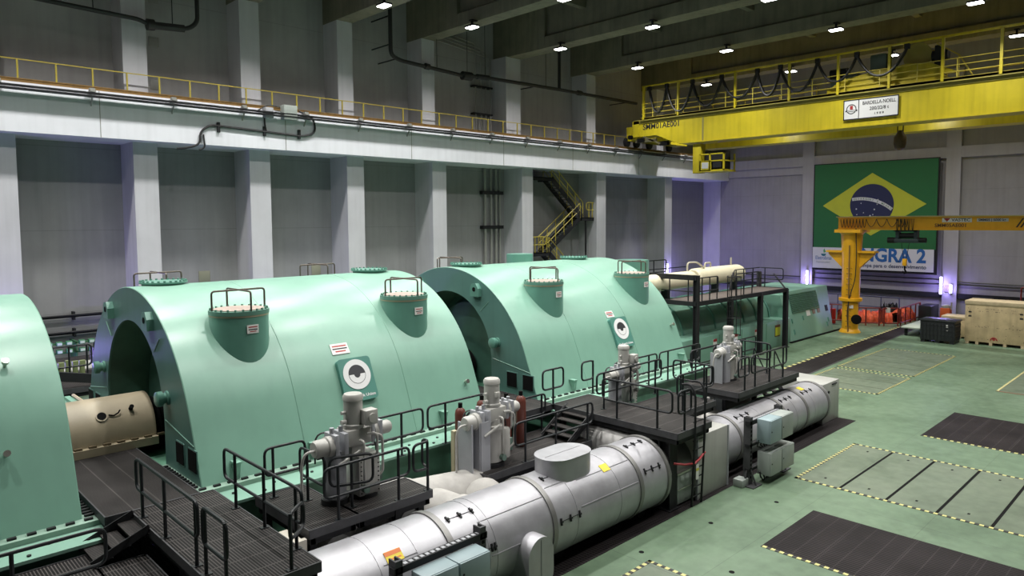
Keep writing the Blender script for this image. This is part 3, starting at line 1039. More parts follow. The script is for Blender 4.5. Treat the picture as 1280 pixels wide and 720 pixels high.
casing('mint turbine casing cut off by the left edge of the picture', -5.0, 3.3, men=((-3, 16.85, 5.3, .66),), brackets=(1.9, -.8), knobs=((2.25, 69), (2.45, 44)))
casing('mint turbine casing in the middle with the recessed arch end facing the beige shaft cover', 5.5, 13.55,
       men=((M1X, 16.75, 5.44, .67), (M2X, 16.75, 5.42, .66), (7.0, 21.89, 5.62, .67), (12.1, 21.89, 5.62, .67)),
       discs=((6.42, 19.69), (12.6, 19.5)), plates=((9.66, 66.3),), labels=((9.46, 53.8, .5, .3),), brackets=(6.25, 8.1, 12.0), knobs=((13.1, 75),))
casing('mint turbine casing farthest back, partly behind the middle casing', 15.73, 24.3,
       men=((M3X, 16.75, 5.44, .67), (M4X, 16.75, 5.44, .67), (17.9, 21.89, 5.62, .67)),
       discs=((16.6, 19.4), (22.6, 19.5)), plates=((20.7, 67.0, .95, 1.12),), labels=((20.5, 56.5),), brackets=(17.4, 20.5, 23.8), knobs=((23.9, 68),),
       far=FARNECK)

# beige shaft covers between the casings
def shaft_cover(label, x0, x1):
    t = thing('shaft_cover', label, 'shaft cover', ((x0 + x1) / 2, TY, 2.1))
    b = MB(); r = .82; zc = 2.42
    m = 24
    pts = [(TY - r, 2.28)] + [(TY - r * math.cos(PI * k / m), zc + r * math.sin(PI * k / m)) for k in range(m + 1)] + [(TY + r, 2.28)]
    b.prism(pts, 'X', x0, x1); b.build('half_round_cover', CREAM, t, 30)
    b = MB(); b.box(x0, x1, TY - r - .16, TY + r + .16, 2.1, 2.29)
    x = x0 + .1
    while x < x1:
        b.box(x, x + .16, TY - r - .13, TY - r - .04, 2.29, 2.34, 1); x += .3
    b.build('bolted_flange', [CREAM, mat('bolt_brown', (.12, .09, .05), .5)], t)
    b = MB(); b.cyl((x0 + 1.9, TY - .86, 2.6), (x0 + 1.9, TY - .99, 2.72), .11, mi=0) if False else None
    a = math.radians(38)
    n = Vector((0, -math.cos(a), math.sin(a))); p = Vector((x1 - 1.15, TY, zc)) + n * r
    b = MB(); b.cyl(p - n * .02, p + n * .03, .13, seg=20, mi=0); b.cyl(p + n * .03, p + n * .035, .10, seg=20, mi=1)
    b.tube([p + Vector((.15, 0, 0)) + n * .03, p + Vector((.25, 0, -.04)) + n * .05, p + Vector((.35, 0, 0)) + n * .06, p + Vector((.4, 0, .08)) + n * .03], .02, 6, mi=1)
    b.build('inspection_port', [CREAM, BLACK], t)
    q = p + Vector((.65, 0, .1)); b = MB(); b.cyl(q - n * .05, q + n * .08, .05); b.build('knob', BLACK, t)
    a = math.radians(22)
    n = Vector((0, -math.cos(a), math.sin(a))); u = Vector((0, math.sin(a), math.cos(a))); p = Vector((x0 + .9, TY, zc)) + n * (r + .004)
    b = MB(); b.obox(p, (.26, 0, 0), u * .07, n * .004); b.obox(p + u * .02 + n * .005, (.2, 0, 0), u * .012, n * .001, 1); b.obox(p - u * .025 + n * .005, (.2, 0, 0), u * .012, n * .001, 1); b.build('label_plate', [LABEL, INK], t)
    b = MB(); b.lathe([(.7, 0), (.72, .2), (.62, .22), (.62, .5)], (x1 - .02, TY, 2.35), (1, 0, 0), 32); b.build('seal_ring', BLACK, t)
    return t


shaft_cover('beige half-round shaft cover between the left and middle casings', 2.35, 5.75)
shaft_cover('beige half-round shaft cover hidden between the middle and back casings', 12.7, 16.0)

# ================================================================== MAIN PIPE
PA, PZ, PR = 10.735, .96, .905
FA, FZ, FR = 10.88, .80, .745


def ringband(par, x, w, y, z, r):
    b = MB(); b.lathe([(r - .02, 0), (r + .03, 0), (r + .035, w * .5), (r + .03, w), (r - .02, w)], (x, y, z), (1, 0, 0), 40)
    return b.build('band', ALUD, par)


def seamring(b, x, y, z, r):
    b.lathe([(r - .02, 0), (r + .008, 0), (r + .008, .025), (r - .02, .025)], (x, y, z), (1, 0, 0), 40)


def latches(par, xs, ang, y, z, r):
    """over-centre latches in a row along the seam; ang measured from straight up towards -Y"""
    a = math.radians(ang)
    n = Vector((0, -math.sin(a), math.cos(a))); u = Vector((0, -math.cos(a), -math.sin(a)))
    b = MB()
    for x in xs:
        p = Vector((x, y, z)) + n * (r + .012)
        b.obox(p, (.018, 0, 0), u * .075, n * .014)
        b.obox(p + n * .02, (.03, 0, 0), u * .02, n * .012)
    b.tube([Vector((xs[0], y, z)) + n * (r + .004), Vector((xs[-1], y, z)) + n * (r + .004)], .008, 5)
    b.build('latch_row', STEEL, par)


def hazard_sticker(par, x, ang, y, z, r, w=.3, h=.2, red=True):
    a = math.radians(ang)
    n = Vector((0, -math.sin(a), math.cos(a))); u = Vector((0, math.cos(a), math.sin(a)))
    p = Vector((x, y, z)) + n * (r + .006)
    b = MB(); b.obox(p, (w / 2, 0, 0), u * h / 2, n * .004)
    if red:
        b.obox(p + u * h * .3 + n * .005, (w / 2, 0, 0), u * h * .18, n * .001, 1); b.obox(p - u * h * .2 + n * .005, (w * .38, 0, 0), u * .012, n * .001, 1)
    b.build('warning_sticker', [mat('sticker_yellow', (.75, .58, .03), .5, 0, 0), mat('sticker_orange', (.7, .18, .03), .5, 0, 0)], par)


t = thing('steam_pipe', 'thick silver clad pipe along the floor in front, with oval stubs', 'pipe', (9, PA, 0))
b = MB()
b.cyl((1.0, PA, PZ), (8.1, PA, PZ), PR, seg=64); b.cyl((8.1, PA, PZ), (10.8, PA, PZ), PR, seg=64); b.cyl((10.8, PA, PZ), (15.0, PA, PZ), PR, seg=64)
for x in (6.6, 7.4, 8.95, 9.15, 11.55, 13.1): seamring(b, x, PA, PZ, PR)
for a, xa, xb in ((46, 6.7, 7.4), (40, 8.9, 10.75), (30, 10.95, 11.5), (36, 11.9, 13.8), (72, 11.7, 13.8), (84, 9.0, 10.0)):
    n = Vector((0, -math.sin(math.radians(a)), math.cos(math.radians(a))))
    b.tube([Vector((xa, PA, PZ)) + n * PR, Vector((xb, PA, PZ)) + n * PR], .012, 5)
b.build('cladding', ALU, t)
for x in (8.08, 10.75, 13.85): ringband(t, x, .13, PA, PZ, PR)
latches(t, (8.35, 8.65, 8.95), 22, PA, PZ, PR); latches(t, (8.75, 9.02, 9.1), 74, PA, PZ, PR)
latches(t, (11.0, 11.3, 11.6), 80, PA, PZ, PR); latches(t, (11.1, 11.45, 11.8), 14, PA, PZ, PR)
latches(t, (14.15, 14.45, 14.75), 62, PA, PZ, PR); latches(t, (14.2, 14.5, 14.8), 12, PA, PZ, PR)
hazard_sticker(t, 6.95, 40, PA, PZ, PR, .34, .22); hazard_sticker(t, 12.95, 34, PA, PZ, PR, .26, .2, False)


def stadium(l, r, n=12):
    pts = []
    for k in range(n + 1):
        a = -PI / 2 + PI * k / n; pts.append((l / 2 + r * math.cos(a), r * math.sin(a)))
    for k in range(n + 1):
        a = PI / 2 + PI * k / n; pts.append((-l / 2 + r * math.cos(a), r * math.sin(a)))
    return pts


b = MB(); b.prism([(12.0 + u, PA - .05 + v) for u, v in stadium(.5, .47)], 'Z', 1.4, 2.2); b.prism([(12.0 + u, PA - .05 + v) for u, v in stadium(.52, .48)], 'Z', 2.2, 2.215)
b.bar((11.4, PA - .05, 2.218), (12.6, PA - .05, 2.218), .015, .01); b.build('oval_stub', ALU, t)
b = MB(); b.prism([(10.05 + v, .62 + u) for u, v in stadium(.42, .36)], 'Y', 9.52, 10.4); b.bar((10.05, 9.515, .1), (10.05, 9.515, 1.15), .012, .012, 0, (0, 1, 0)); b.build('oval_stub', ALU, t)
# reducers behind the ladder post
b = MB(); b.lathe([(PR, 0), (PR + .04, .02), (PR + .04, .12), (.74, .35), (.70, .55)], (15.0, PA, PZ), (1, 0, 0), 48); b.build('reducer', ALUD, t)
b = MB(); b.lathe([(.70, 0), (.70, 3)], (15.5, PA + .05, PZ), (1, 0, 0), 40)
b.lathe([(.72, 0), (.74, 1.4), (.8, 1.45), (.8, 1.6)], (15.75, PA + .5, PZ + .15), (0, 1, .0), 32); b.build('branch', ALUD, t)
# far stretch
b = MB(); b.cyl((18.0, FA, FZ), (25.95, FA, FZ), FR, seg=56)
for x in (19.9, 21.0, 23.2, 24.6): seamring(b, x, FA, FZ, FR)
n = Vector((0, -math.sin(.7), math.cos(.7))); b.tube([Vector((19.7, FA, FZ)) + n * FR, Vector((22.4, FA, FZ)) + n * FR], .01, 5)
b.build('cladding', ALU, t)
for x in (19.35, 22.4, 23.95, 25.7): ringband(t, x, .13, FA, FZ, FR)
latches(t, (19.75, 20.1, 20.45), 26, FA, FZ, FR); latches(t, (22.7, 23.05, 23.4), 28, FA, FZ, FR); latches(t, (24.3, 24.65, 25.0), 30, FA, FZ, FR); latches(t, (22.4, 22.7), 60, FA, FZ, FR)
hazard_sticker(t, 24.6, 14, FA, FZ, FR, .26, .22, False)
for x in (4.0, 7.6, 11.5, 14.6):
    MB().box(x - .15, x + .15, PA - .4, PA + .4, 0, .2).build('saddle', STEEL, t)
for x in (19.4, 22.45, 25.3):
    MB().box(x - .12, x + .12, FA - .35, FA + .35, 0, .16).build('saddle', STEEL, t)

b = MB(); b.box(16.55, 18.1, 9.9, 11.9, 0, 1.74, 0, .03)
t = thing('pipe_box', 'tall pale grey cladding box around the pipe behind the black ladder', 'box', (17.3, 10.9, 0)); b.build('cover', BOXW, t)
b = MB(); b.box(16.5, 16.56, 9.88, 9.94, .0, 1.74); b.mark(); b.box(18.08, 18.14, 9.88, 9.94, 0, 1.74); b.build_each('corner_trim', GREYB, t)
t = thing('pipe_box', 'pale grey cladding box closing the far end of the silver pipe', 'box', (26.7, 11.2, 0))
MB().box(25.95, 27.42, 10.42, 12.05, 0, 1.48, 0, .03).build('cover', BOXW, t)
b = MB(); b.cyl((26.35, 10.4, 1.15), (26.35, 10.36, 1.15), .05); b.box(26.1, 26.16, 10.36, 10.42, .8, 1.0); b.bar((26.7, 10.4, 1.38), (27.1, 10.4, 1.38), .04, .04); b.build('handle', STEEL, t)

# white lagged valve bodies between casing and pipe
def lagged(label, x, y, pts, blobs):
    t = thing('lagged_valve', label, 'valve', (x, y, 0))
    b = MB()
    for p, q, r, r1 in pts:
        b.lathe([(r * .8, -.06), (r, 0), (r * 1.03, (Vector(q) - Vector(p)).length * .5), (r1, (Vector(q) - Vector(p)).length), (r1 * .7, (Vector(q) - Vector(p)).length + .1)], p, Vector(q) - Vector(p), 28)
    b.build('lagged_pipe', LAG, t)
    b = MB()
    for c, rx, ry, rz in blobs:
        b.ball(c, rx, ry, rz, 20, 12, 0, .08)
    b.build('lagging_jacket', LAG, t, 60)
    MB().box(x - .25, x + .25, y - .25, y + .25, 0, .5).build('pedestal', STEEL, t)
    return t


lagged('white cloth lagged valve body beside the first actuator platform', 9.2, 13.1,
       [((7.4, 13.1, 1.05), (11.2, 12.75, .95), .62, .55), ((9.6, 13.0, 1.0), (9.9, 11.3, .9), .5, .5)],
       [((9.0, 13.0, 1.15), .75, .65, .6), ((10.2, 12.8, .95), .7, .6, .62), ((10.9, 12.2, .85), .6, .5, .62), ((10.1, 12.0, .8), .5, .45, .55), ((11.2, 12.9, .8), .5, .5, .5)])
lagged('white cloth lagged pipe beside the back actuator, behind the ladder', 20.5, 12.7,
       [((16.5, 12.6, .9), (24.0, 12.6, .85), .55, .5), ((20.0, 12.5, .85), (20.6, 11.2, .8), .45, .42)],
       [((20.2, 12.4, .95), .7, .6, .6), ((21.3, 12.3, .8), .7, .6, .55)])

# ================================================================== PLATFORMS
def platform(label, x0, x1, y0, y1, z, gm, legs=(), holes=None, extra=(), fas=.16):
    t = thing('platform', label, 'platform', ((x0 + x1) / 2, (y0 + y1) / 2, 0))
    b = MB(); b.box(x0, x1, y0, y1, z - .05, z)
    for e in extra: b.box(e[0], e[1], e[2], e[3], z - .05, z)
    b.build('grating_deck', gm, t)
    b = MB()
    for (a0, a1, c0, c1) in [(x0, x1, y0, y1)] + list(extra):
        b.box(a0, a1, c0 - .012, c0 + .012, z - fas, z + .012); b.box(a0, a1, c1 - .012, c1 + .012, z - fas, z + .012)
        b.box(a0 - .012, a0 + .012, c0, c1, z - fas, z + .012); b.box(a1 - .012, a1 + .012, c0, c1, z - fas, z + .012)
    b.build('edge_plate', FASC, t)
    b = MB()
    for (a0, a1, c0, c1) in [(x0, x1, y0, y1)] + list(extra):
        b.box(a0 + .04, a1 - .04, c0 + .05, c0 + .15, z - .30, z - .06); b.box(a0 + .04, a1 - .04, c1 - .15, c1 - .05, z - .30, z - .06)
        b.box(a0 + .05, a0 + .15, c0 + .05, c1 - .05, z - .30, z - .06); b.box(a1 - .15, a1 - .05, c0 + .05, c1 - .05, z - .30, z - .06)
    b.build('support_beam', STEEL, t)
    for x, y in legs:
        b = MB(); b.box(x - .07, x + .07, y - .07, y - .055, 0, z - .06); b.box(x - .07, x + .07, y + .055, y + .07, 0, z - .06); b.box(x - .01, x + .01, y - .06, y + .06, 0, z - .06); b.box(x - .12, x + .12, y - .12, y + .12, 0, .02)
        b.build('leg', STEEL, t)
    return t


def railing(label, pts, z, h=1.05, mid=.48, posts=None, m=None, r=.029, closed_ends=True, lift=0.0, group=None, name='railing', cat='railing', foot=True):
    """tube loop along plan points with round-cornered ends, on flat-footed posts"""
    m = m or RAIL
    P = [Vector((p[0], p[1], (p[2] if len(p) > 2 else z))) for p in pts]
    c = sum(P, Vector()) / len(P)
    t = thing(name, label, cat, (c.x, c.y, min(p.z for p in P)), group)
    top = [p + Vector((0, 0, h)) for p in P]
    low = [p + Vector((0, 0, mid)) for p in P]
    b = MB(); b.tube(fillet(top + low[::-1], .14, 4, True), r, 8, True); b.build('handrail', m, t)
    L = [0]
    for i in range(1, len(P)): L.append(L[-1] + (P[i] - P[i - 1]).length)
    if posts is None:
        n = max(2, int(L[-1] / 1.1) + 1)
        posts = [(.22 + (L[-1] - .44) * k / (n - 1)) / L[-1] for k in range(n)] if L[-1] > .7 else [.5]
    for s in posts:
        d = s * L[-1]
        for i in range(1, len(P)):
            if d <= L[i] + 1e-6:
                f = (d - L[i - 1]) / max(1e-6, L[i] - L[i - 1]); p = P[i - 1].lerp(P[i], f); break
        b = MB(); b.cyl(p - Vector((0, 0, lift)), p + Vector((0, 0, h)), r * 1.05, seg=8)
        if foot and lift == 0: b.box(p.x - .08, p.x + .08, p.y - .05, p.y + .05, p.z, p.z + .015)
        b.build('post', m, t)
    return t


ZA, ZB, ZC = 2.10, 1.83, 1.45
# decks between the casings
platform('dark grating deck between the left and middle casings', 3.52, 5.22, 14.38, 26.5, ZA, GRY, legs=((3.9, 15.2), (3.9, 24.8), (4.9, 24.8)))
platform('dark grating deck between the middle and back casings', 13.95, 15.3, 14.0, 26.5, ZA, GRY, legs=((14.0, 14.2), (14.6, 25),))
# raised walkway over the pipe, lower left
platform('raised grating walkway crossing above the pipe, nearest the camera', 3.95, 5.48, 10.03, 14.35, ZA, GRX, legs=((4.05, 14.0), (5.4, 14.0), (4.05, 11.9), (5.4, 11.9)))
platform('low grating platform beside the left casing, lower left corner', -2.0, 3.1, 10.9, 13.98, 1.68, GRX, legs=((2.9, 11.1), (2.9, 13.8), (.5, 11.1), (3.75, 12.0)), extra=((3.1, 3.85, 11.9, 13.25),))
t = thing('steps', 'short dark steps from the low left platform up to the raised walkway', 'steps', (3.5, 13.8, 1.68))
for y in (13.3, 14.2):
    b = MB(); b.bar((3.02, y, 1.74), (3.95, y, 2.12), .02, .14); b.build('stringer', STEEL, t)
for k in range(3):
    MB().box(3.08 + .29 * k, 3.36 + .29 * k, 13.32, 14.18, 1.74 + .12 * k, 1.77 + .12 * k).build('tread', GRY, t)
platform('grating platform around the first actuator, in front of the middle casing', 6.2, 7.25, 11.75, 14.0, ZB, GRX, legs=((6.35, 11.95), (6.35, 13.8), (8.2, 11.85), (8.85, 11.95)), extra=((7.25, 9.05, 11.75, 12.75),))
platform('lower grating platform around the second actuator, below the steps', 11.1, 15.0, 12.3, 13.5, ZC, GRX, legs=((11.3, 12.5), (13.2, 12.5), (14.8, 12.5), (13.2, 13.3)), extra=((12.4, 15.0, 13.5, 14.02),))
platform('raised grating platform with the ladder, in front of the back casing', 15.3, 16.95, 9.75, 14.02, ZA, GRX, legs=((15.5, 13.8), (16.8, 13.8)), extra=((16.95, 19.0, 10.8, 12.3),))
platform('far grating platform around the fourth actuator', 20.3, 24.6, 10.75, 12.7, ZA, GRX, legs=((20.5, 12.5), (22.2, 12.5), (23.6, 12.5), (23.6, 11.9)))
t = thing('steps', 'short dark steps from the lower actuator platform up to the ladder platform', 'steps', (15.0, 13.2, ZC))
for y in (12.5, 13.5):
    b = MB(); b.bar((14.3, y, ZC + .02), (15.3, y, ZA), .03, .2); b.build('stringer', STEEL, t)
    b = MB(); b.tube([(14.25, y, ZC + .03), (15.35, y, ZA + .12)], .022, 6); b.build('edge_bar', FASC, t)
for k in range(4):
    MB().box(14.38 + .24 * k, 14.64 + .24 * k, 12.52, 13.48, ZC + .13 + .13 * k, ZC + .16 + .13 * k).build('tread', GRY, t)

pf = [o for o in COL.objects if o.get('label', '').startswith('raised grating platform with the ladder')][0]
b = MB(); b.box(15.38, 15.72, 10.02, 10.06, 0, ZA - .06); b.box(15.38, 15.72, 10.34, 10.38, 0, ZA - .06); b.box(15.52, 15.58, 10.06, 10.34, 0, ZA - .06); b.box(15.3, 15.8, 9.95, 10.45, 0, .03); b.build('leg', STEEL, pf)
# black ladder from the floor with red strap
t = thing('ladder', 'black ladder under the raised platform, crossed by a red strap', 'ladder', (16.3, 9.82, 0))
for x in (16.05, 16.52):
    b = MB(); b.tube(fillet([(x, 9.78, 0), (x, 9.70, ZA - .2), (x, 9.70, ZA + .9), (x, 9.85, ZA + 1.15), (x, 10.1, ZA + 1.1)], .15), .03, 8); b.build('side_rail', STEEL, t)
for k in range(10):
    b = MB(); b.tube([(16.05, 9.775 - .003 * k, .25 + .25 * k), (16.52, 9.775 - .003 * k, .25 + .25 * k)], .016, 6); b.build('rung', STEEL, t)
b = MB(); b.tube([(15.55, 10.02, 1.22), (15.8, 9.85, 1.17), (16.1, 9.73, 1.16), (16.3, 9.72, 1.22), (16.58, 9.72, 1.36)], .03, 6)
tag(b.build('strap', HOSER), 'red strap slung across the black ladder', 'strap')
b = MB(); b.box(16.12, 16.25, 9.70, 9.708, .72, 1.12); b.box(16.12, 16.25, 9.696, 9.70, .95, 1.02, 1)
tag(b.build('hanging_tag', [LABEL, YELT]), 'white and yellow tag hanging from the red strap on the ladder', 'tag')
t = thing('floor_cabinet', 'small grey metal cabinet standing behind the ladder', 'cabinet', (16.1, 10.3, 0))
b = MB(); b.box(15.75, 16.45, 10.02, 10.5, .06, .85, 0, .02); b.build('body', GREYC, t); MB().box(15.72, 16.48, 10.0, 10.52, .85, .9).build('lid', STAIN, t); MB().box(15.75, 16.45, 10.0, 10.02, .44, .46).build('door_seam', STAIN, t); MB().box(15.78, 16.42, 10.05, 10.48, 0, .07).build('plinth', STEEL, t)

# railings
R1 = 'dark tube railing '
railing(R1 + 'on the left edge of the raised walkway, nearest the camera', [(4.02, 14.2), (4.02, 11.2)], ZA, posts=[.1, .5, .97])
railing(R1 + 'end loop at the front left corner of the raised walkway', [(4.02, 11.0), (4.02, 10.1)], ZA, posts=[.1, .95])
railing(R1 + 'on the right edge of the raised walkway', [(5.42, 13.6), (5.42, 10.5)], ZA, posts=[.16, .55, .93])
railing(R1 + 'short loop at the front right corner of the raised walkway', [(5.42, 10.45), (5.0, 10.1)], ZA, posts=[.95], h=.9)
railing(R1 + 'along the near edge of the low left platform', [(3.0, 12.3), (-1.9, 12.3)], 1.68, h=1.05, posts=[.25, .5, .75])
railing(R1 + 'at the back of the first actuator platform beside the casing lip', [(6.3, 13.75), (7.2, 13.75)], ZB, posts=[.2])
railing(R1 + 'long loop on the front edge of the first actuator platform', [(6.55, 11.8), (8.5, 11.8)], ZB, posts=[.15, .86])
railing(R1 + 'small square loop at the right end of the first actuator platform', [(8.6, 11.8), (9.02, 11.8), (9.02, 12.05)], ZB, posts=[.55])
railing(R1 + 'inner loop turned around the first actuator', [(6.95, 12.3), (7.75, 12.0)], ZB, posts=[.5])
railing(R1 + 'left inner loop behind the first actuator', [(6.9, 13.4), (6.9, 12.4)], ZB, posts=[.3])
railing(R1 + 'along the lip of the middle casing, left half', [(8.2, 13.98), (10.5, 13.98)], 1.85, posts=[.2, .72])
railing(R1 + 'along the lip of the middle casing, right half', [(10.65, 13.98), (12.9, 13.98)], 1.85, posts=[.25, .8])
railing(R1 + 'on the front edge of the lower actuator platform', [(12.1, 12.35), (15.1, 12.35)], ZC, posts=[.12, .5, .93])
railing(R1 + 'at the back of the lower actuator platform by the red-brown bottles', [(11.9, 13.95), (14.9, 13.95)], ZC, posts=[.1, .5, .95])
railing(R1 + 'small square loop at the head of the steps', [(14.85, 14.0), (15.75, 14.0)], ZA, posts=[.5])
railing(R1 + 'half loop beside the square loop at the head of the steps', [(16.6, 14.0), (17.15, 14.0)], ZA, posts=[.98])
railing(R1 + 'on the left edge of the ladder platform', [(15.36, 12.2), (15.36, 9.95)], ZA, posts=[.22, .8])
railing(R1 + 'loop on the front edge of the ladder platform', [(15.4, 9.8), (16.0, 9.8)], ZA, posts=[.5])
railing(R1 + 'long loop along the right part of the ladder platform', [(17.0, 10.86), (18.95, 10.86)], ZA, posts=[.15, .8])
railing(R1 + 'end loop of the ladder platform beside the far grey bracket', [(18.95, 10.9), (18.95, 12.25)], ZA, posts=[.2, .8])
railing(R1 + 'along the back of the ladder platform in front of the third actuator', [(15.6, 12.6), (18.8, 12.6)], ZA, posts=[.1, .5, .9])
railing(R1 + 'along the lip of the back casing, left half', [(18.2, 13.98), (20.6, 13.98)], 1.85, posts=[.2, .8])
railing(R1 + 'along the lip of the back casing, right half', [(20.75, 13.98), (23.4, 13.98)], 1.85, posts=[.2, .8])
railing(R1 + 'on the front edge of the far actuator platform', [(21.2, 10.8), (23.7, 10.8)], ZA, posts=[.1, .5, .9])
railing(R1 + 'left loop on the far actuator platform', [(20.35, 10.8), (21.05, 10.8)], ZA, posts=[.6])
railing(R1 + 'at the back of the far actuator platform', [(20.6, 12.65), (23.7, 12.65)], ZA, posts=[.1, .5, .9])
railing(R1 + 'at the right end of the far actuator platform', [(23.75, 11.4), (23.75, 12.6)], ZA, posts=[.1, .9])
railing(R1 + 'on the upper walkway in front of the lower machine wall', [(25.2, 15.2), (30.2, 15.2)], 1.2, posts=[.05, .3, .55, .8], lift=1.2)
t = thing('steps', 'small dark steps with slanted rails right of the far actuator platform', 'steps', (25.0, 11.9, 0))
for y in (11.75, 12.55):
    b = MB(); b.bar((24.6, y, ZA - .08), (26.5, y, .05), .04, .2); b.build('stringer', STEEL, t)
    b = MB(); b.tube(fillet([(24.8, y, ZA - .3), (24.8, y, ZA + .65), (26.4, y, .95), (26.45, y, .1)], .1), .026, 8); b.build('stair_rail', RAIL, t)
for k in range(7):
    MB().box(24.65 + .25 * k, 24.9 + .25 * k, 11.77, 12.53, ZA - .3 - .25 * k, ZA - .27 - .25 * k).build('tread', GRY, t)

# ================================================================== ACTUATORS
def actuator(label, x, y, z, k=1.0, variant=0):
    t = thing('valve_actuator', label, 'actuator', (x, y, z))
    def P(u, v, w): return (x + u * k, y + v * k, z + w * k)
    def V(u, v, w): return Vector(P(u, v, w))
    if variant == 0:
        b = MB(); b.box(x - .02 * k, x + .52 * k, y - .30 * k, y + .30 * k, z + .08 * k, z + .98 * k, 0, .02 * k)
        for i in range(8):
            for u in (.03, .47):
                b.cyl(P(u, -.30, .15 + .1 * i), P(u, -.32, .15 + .1 * i), .015 * k, seg=6, mi=1)
        b.build('gear_housing', [WHITEV, STEEL], t)
        b = MB(); b.cyl(P(.25, 0, 0), P(.25, 0, .1), .33 * k, seg=20); b.cyl(P(-.42, .05, 0), P(-.42, .05, .12), .3 * k, seg=20); b.build('foot_flange', STEEL, t)
        b = MB(); b.lathe([(.24 * k, 0), (.25 * k, .1 * k), (.25 * k, 1.0 * k), (.2 * k, 1.05 * k)], P(-.42, .05, .1), (0, 0, 1), 24); b.build('spring_barrel', GREYB, t)
    else:
        b = MB(); b.box(x - .66 * k, x - .62 * k, y - .28 * k, y + .28 * k, 0, z + 1.3 * k); b.box(x - .92 * k, x - .88 * k, y - .28 * k, y + .28 * k, 0, z + 1.3 * k); b.box(x - .9 * k, x - .64 * k, y - .02, y + .02, 0, z + 1.3 * k); b.box(x - .62 * k, x - .30 * k, y - .3 * k, y - .27 * k, z - .1 * k, z + 1.3 * k)
        b.build('bracket_column', GREYB, t)
        b = MB(); b.lathe([(.2 * k, 0), (.3 * k, .05 * k), (.3 * k, .9 * k), (.34 * k, .92 * k), (.34 * k, 1.02 * k), (.26 * k, 1.04 * k), (.26 * k, 1.2 * k)], P(0, 0, .08), (0, 0, 1), 28); b.build('cylinder_body', WHITEV, t)
        b = MB(); b.lathe([(.1 * k, 0), (.13 * k, .03 * k), (.13 * k, .75 * k), (.1 * k, .8 * k)], P(.28, -.26, .2), (0, 0, 1), 18); b.build('accumulator', WHITEV, t)
        b = MB(); b.cyl(P(0, 0, -.05), P(0, 0, .1), .36 * k, seg=20); b.build('foot_flange', STEEL, t)
    # upper yoke and cross cylinder along X
    b = MB(); b.box(x - .26 * k, x + .36 * k, y - .24 * k, y + .24 * k, z + 1.22 * k, z + 1.58 * k, 0, .03 * k); b.box(x - .12 * k, x + .22 * k, y - .18 * k, y + .18 * k, z + .95 * k, z + 1.25 * k); b.build('yoke', WHITEV, t)
    b = MB()
    b.lathe([(.02, 0), (.16 * k, .01), (.19 * k, .06 * k), (.19 * k, .28 * k), (.22 * k, .30 * k), (.22 * k, .5 * k)], P(-.98, -.06, 1.30), (1, 0, 0), 24); b.mark()
    b.lathe([(.02, 0), (.12 * k, .01), (.15 * k, .06 * k), (.15 * k, .3 * k), (.2 * k, .32 * k), (.2 * k, .5 * k)], P(.98, -.02, 1.42), (-1, 0, 0), 24)
    b.build_each('cross_cylinder', WHITEV, t)
    b = MB()
    for u in (-.52, -.30):
        b.mark()
        b.box(x + (u - .05) * k, x + (u + .05) * k, y - .28 * k, y + .20 * k, z + 1.04 * k, z + 1.56 * k, 0, .01)
        b.cyl(P(u, -.04, 1.56), P(u, -.04, 1.68), .05 * k, seg=10)
    for u in (.42, .62):
        b.mark()
        b.box(x + (u - .045) * k, x + (u + .045) * k, y - .22 * k, y + .18 * k, z + 1.2 * k, z + 1.66 * k, 0, .01)
        b.cyl(P(u, -.02, 1.66), P(u, -.02, 1.74), .045 * k, seg=10)
    b.build_each('clamp', [GREYB, STEEL], t)
    # motor
    b = MB(); b.lathe([(.22 * k, 0), (.235 * k, .02), (.235 * k, .10 * k), (.21 * k, .12 * k), (.21 * k, .62 * k), (.225 * k, .64 * k), (.225 * k, .72 * k), (.19 * k, .77 * k), (.02, .78 * k)], P(.04, 0, 1.56), (0, 0, 1), 28); m = b.build('motor', WHITEV, t)
    b = MB(); b.box(x + .10 * k, x + .42 * k, y - .42 * k, y - .16 * k, z + 1.66 * k, z + 2.0 * k, 0, .03 * k) if variant == 0 else b.box(x - .05 * k, x + .1 * k, y - .28 * k, y - .18 * k, z + 1.85 * k, z + 2.0 * k, 0, .02)
    b.cyl(P(.26, -.42, 1.83), P(.26, -.46, 1.83), .10 * k, seg=16) if variant == 0 else None
    b.build('terminal_box', WHITEV, m)
    b = MB(); b.cyl(P(-.18, -.04, 1.95), P(-.28, -.04, 1.95), .04 * k); b.mark(); b.cyl(P(-.18, -.06, 1.75), P(-.3, -.06, 1.75), .05 * k); b.build_each('sensor', WHITEV, m)
    # pipework
    b = MB()
    b.tube(fillet([V(.02, -.3, 1.35), V(.02, -.45, 1.35), V(.02, -.45, .55), V(.1, -.34, .35)], .12), .028 * k, 8)
    b.tube(fillet([V(.2, -.28, 1.45), V(.42, -.36, 1.45), V(.42, -.36, 1.0), V(.42, -.25, .9)], .12), .03 * k, 8)
    b.tube(fillet([V(.34, -.2, 1.4), V(.62, -.26, 1.35), V(.62, -.26, .5), V(.5, -.2, .4)], .14), .03 * k, 8)
    b.tube(fillet([V(-.7, -.15, 1.28), V(-1.2, -.1, 1.3), V(-1.25, -.05, 1.0), V(-1.25, -.05, -.05 if variant == 0 else -.6)], .14), .03 * k, 8)
    b.tube([V(-.5, -.3, .92), V(-.02, -.36, 1.14)], .035 * k, 8)
    b.build('oil_pipe', WHITEV, t)
    b = MB(); b.tube(fillet([V(.62, .2, 1.3), V(.8, .25, .9), V(.75, .2, .3)], .2), .02, 6); b.mark(); b.tube(fillet([V(-.3, .2, 1.5), V(-.75, .25, 1.55), V(-.8, .2, .9)], .2), .02, 6); b.build_each('cable', CABLE, t)
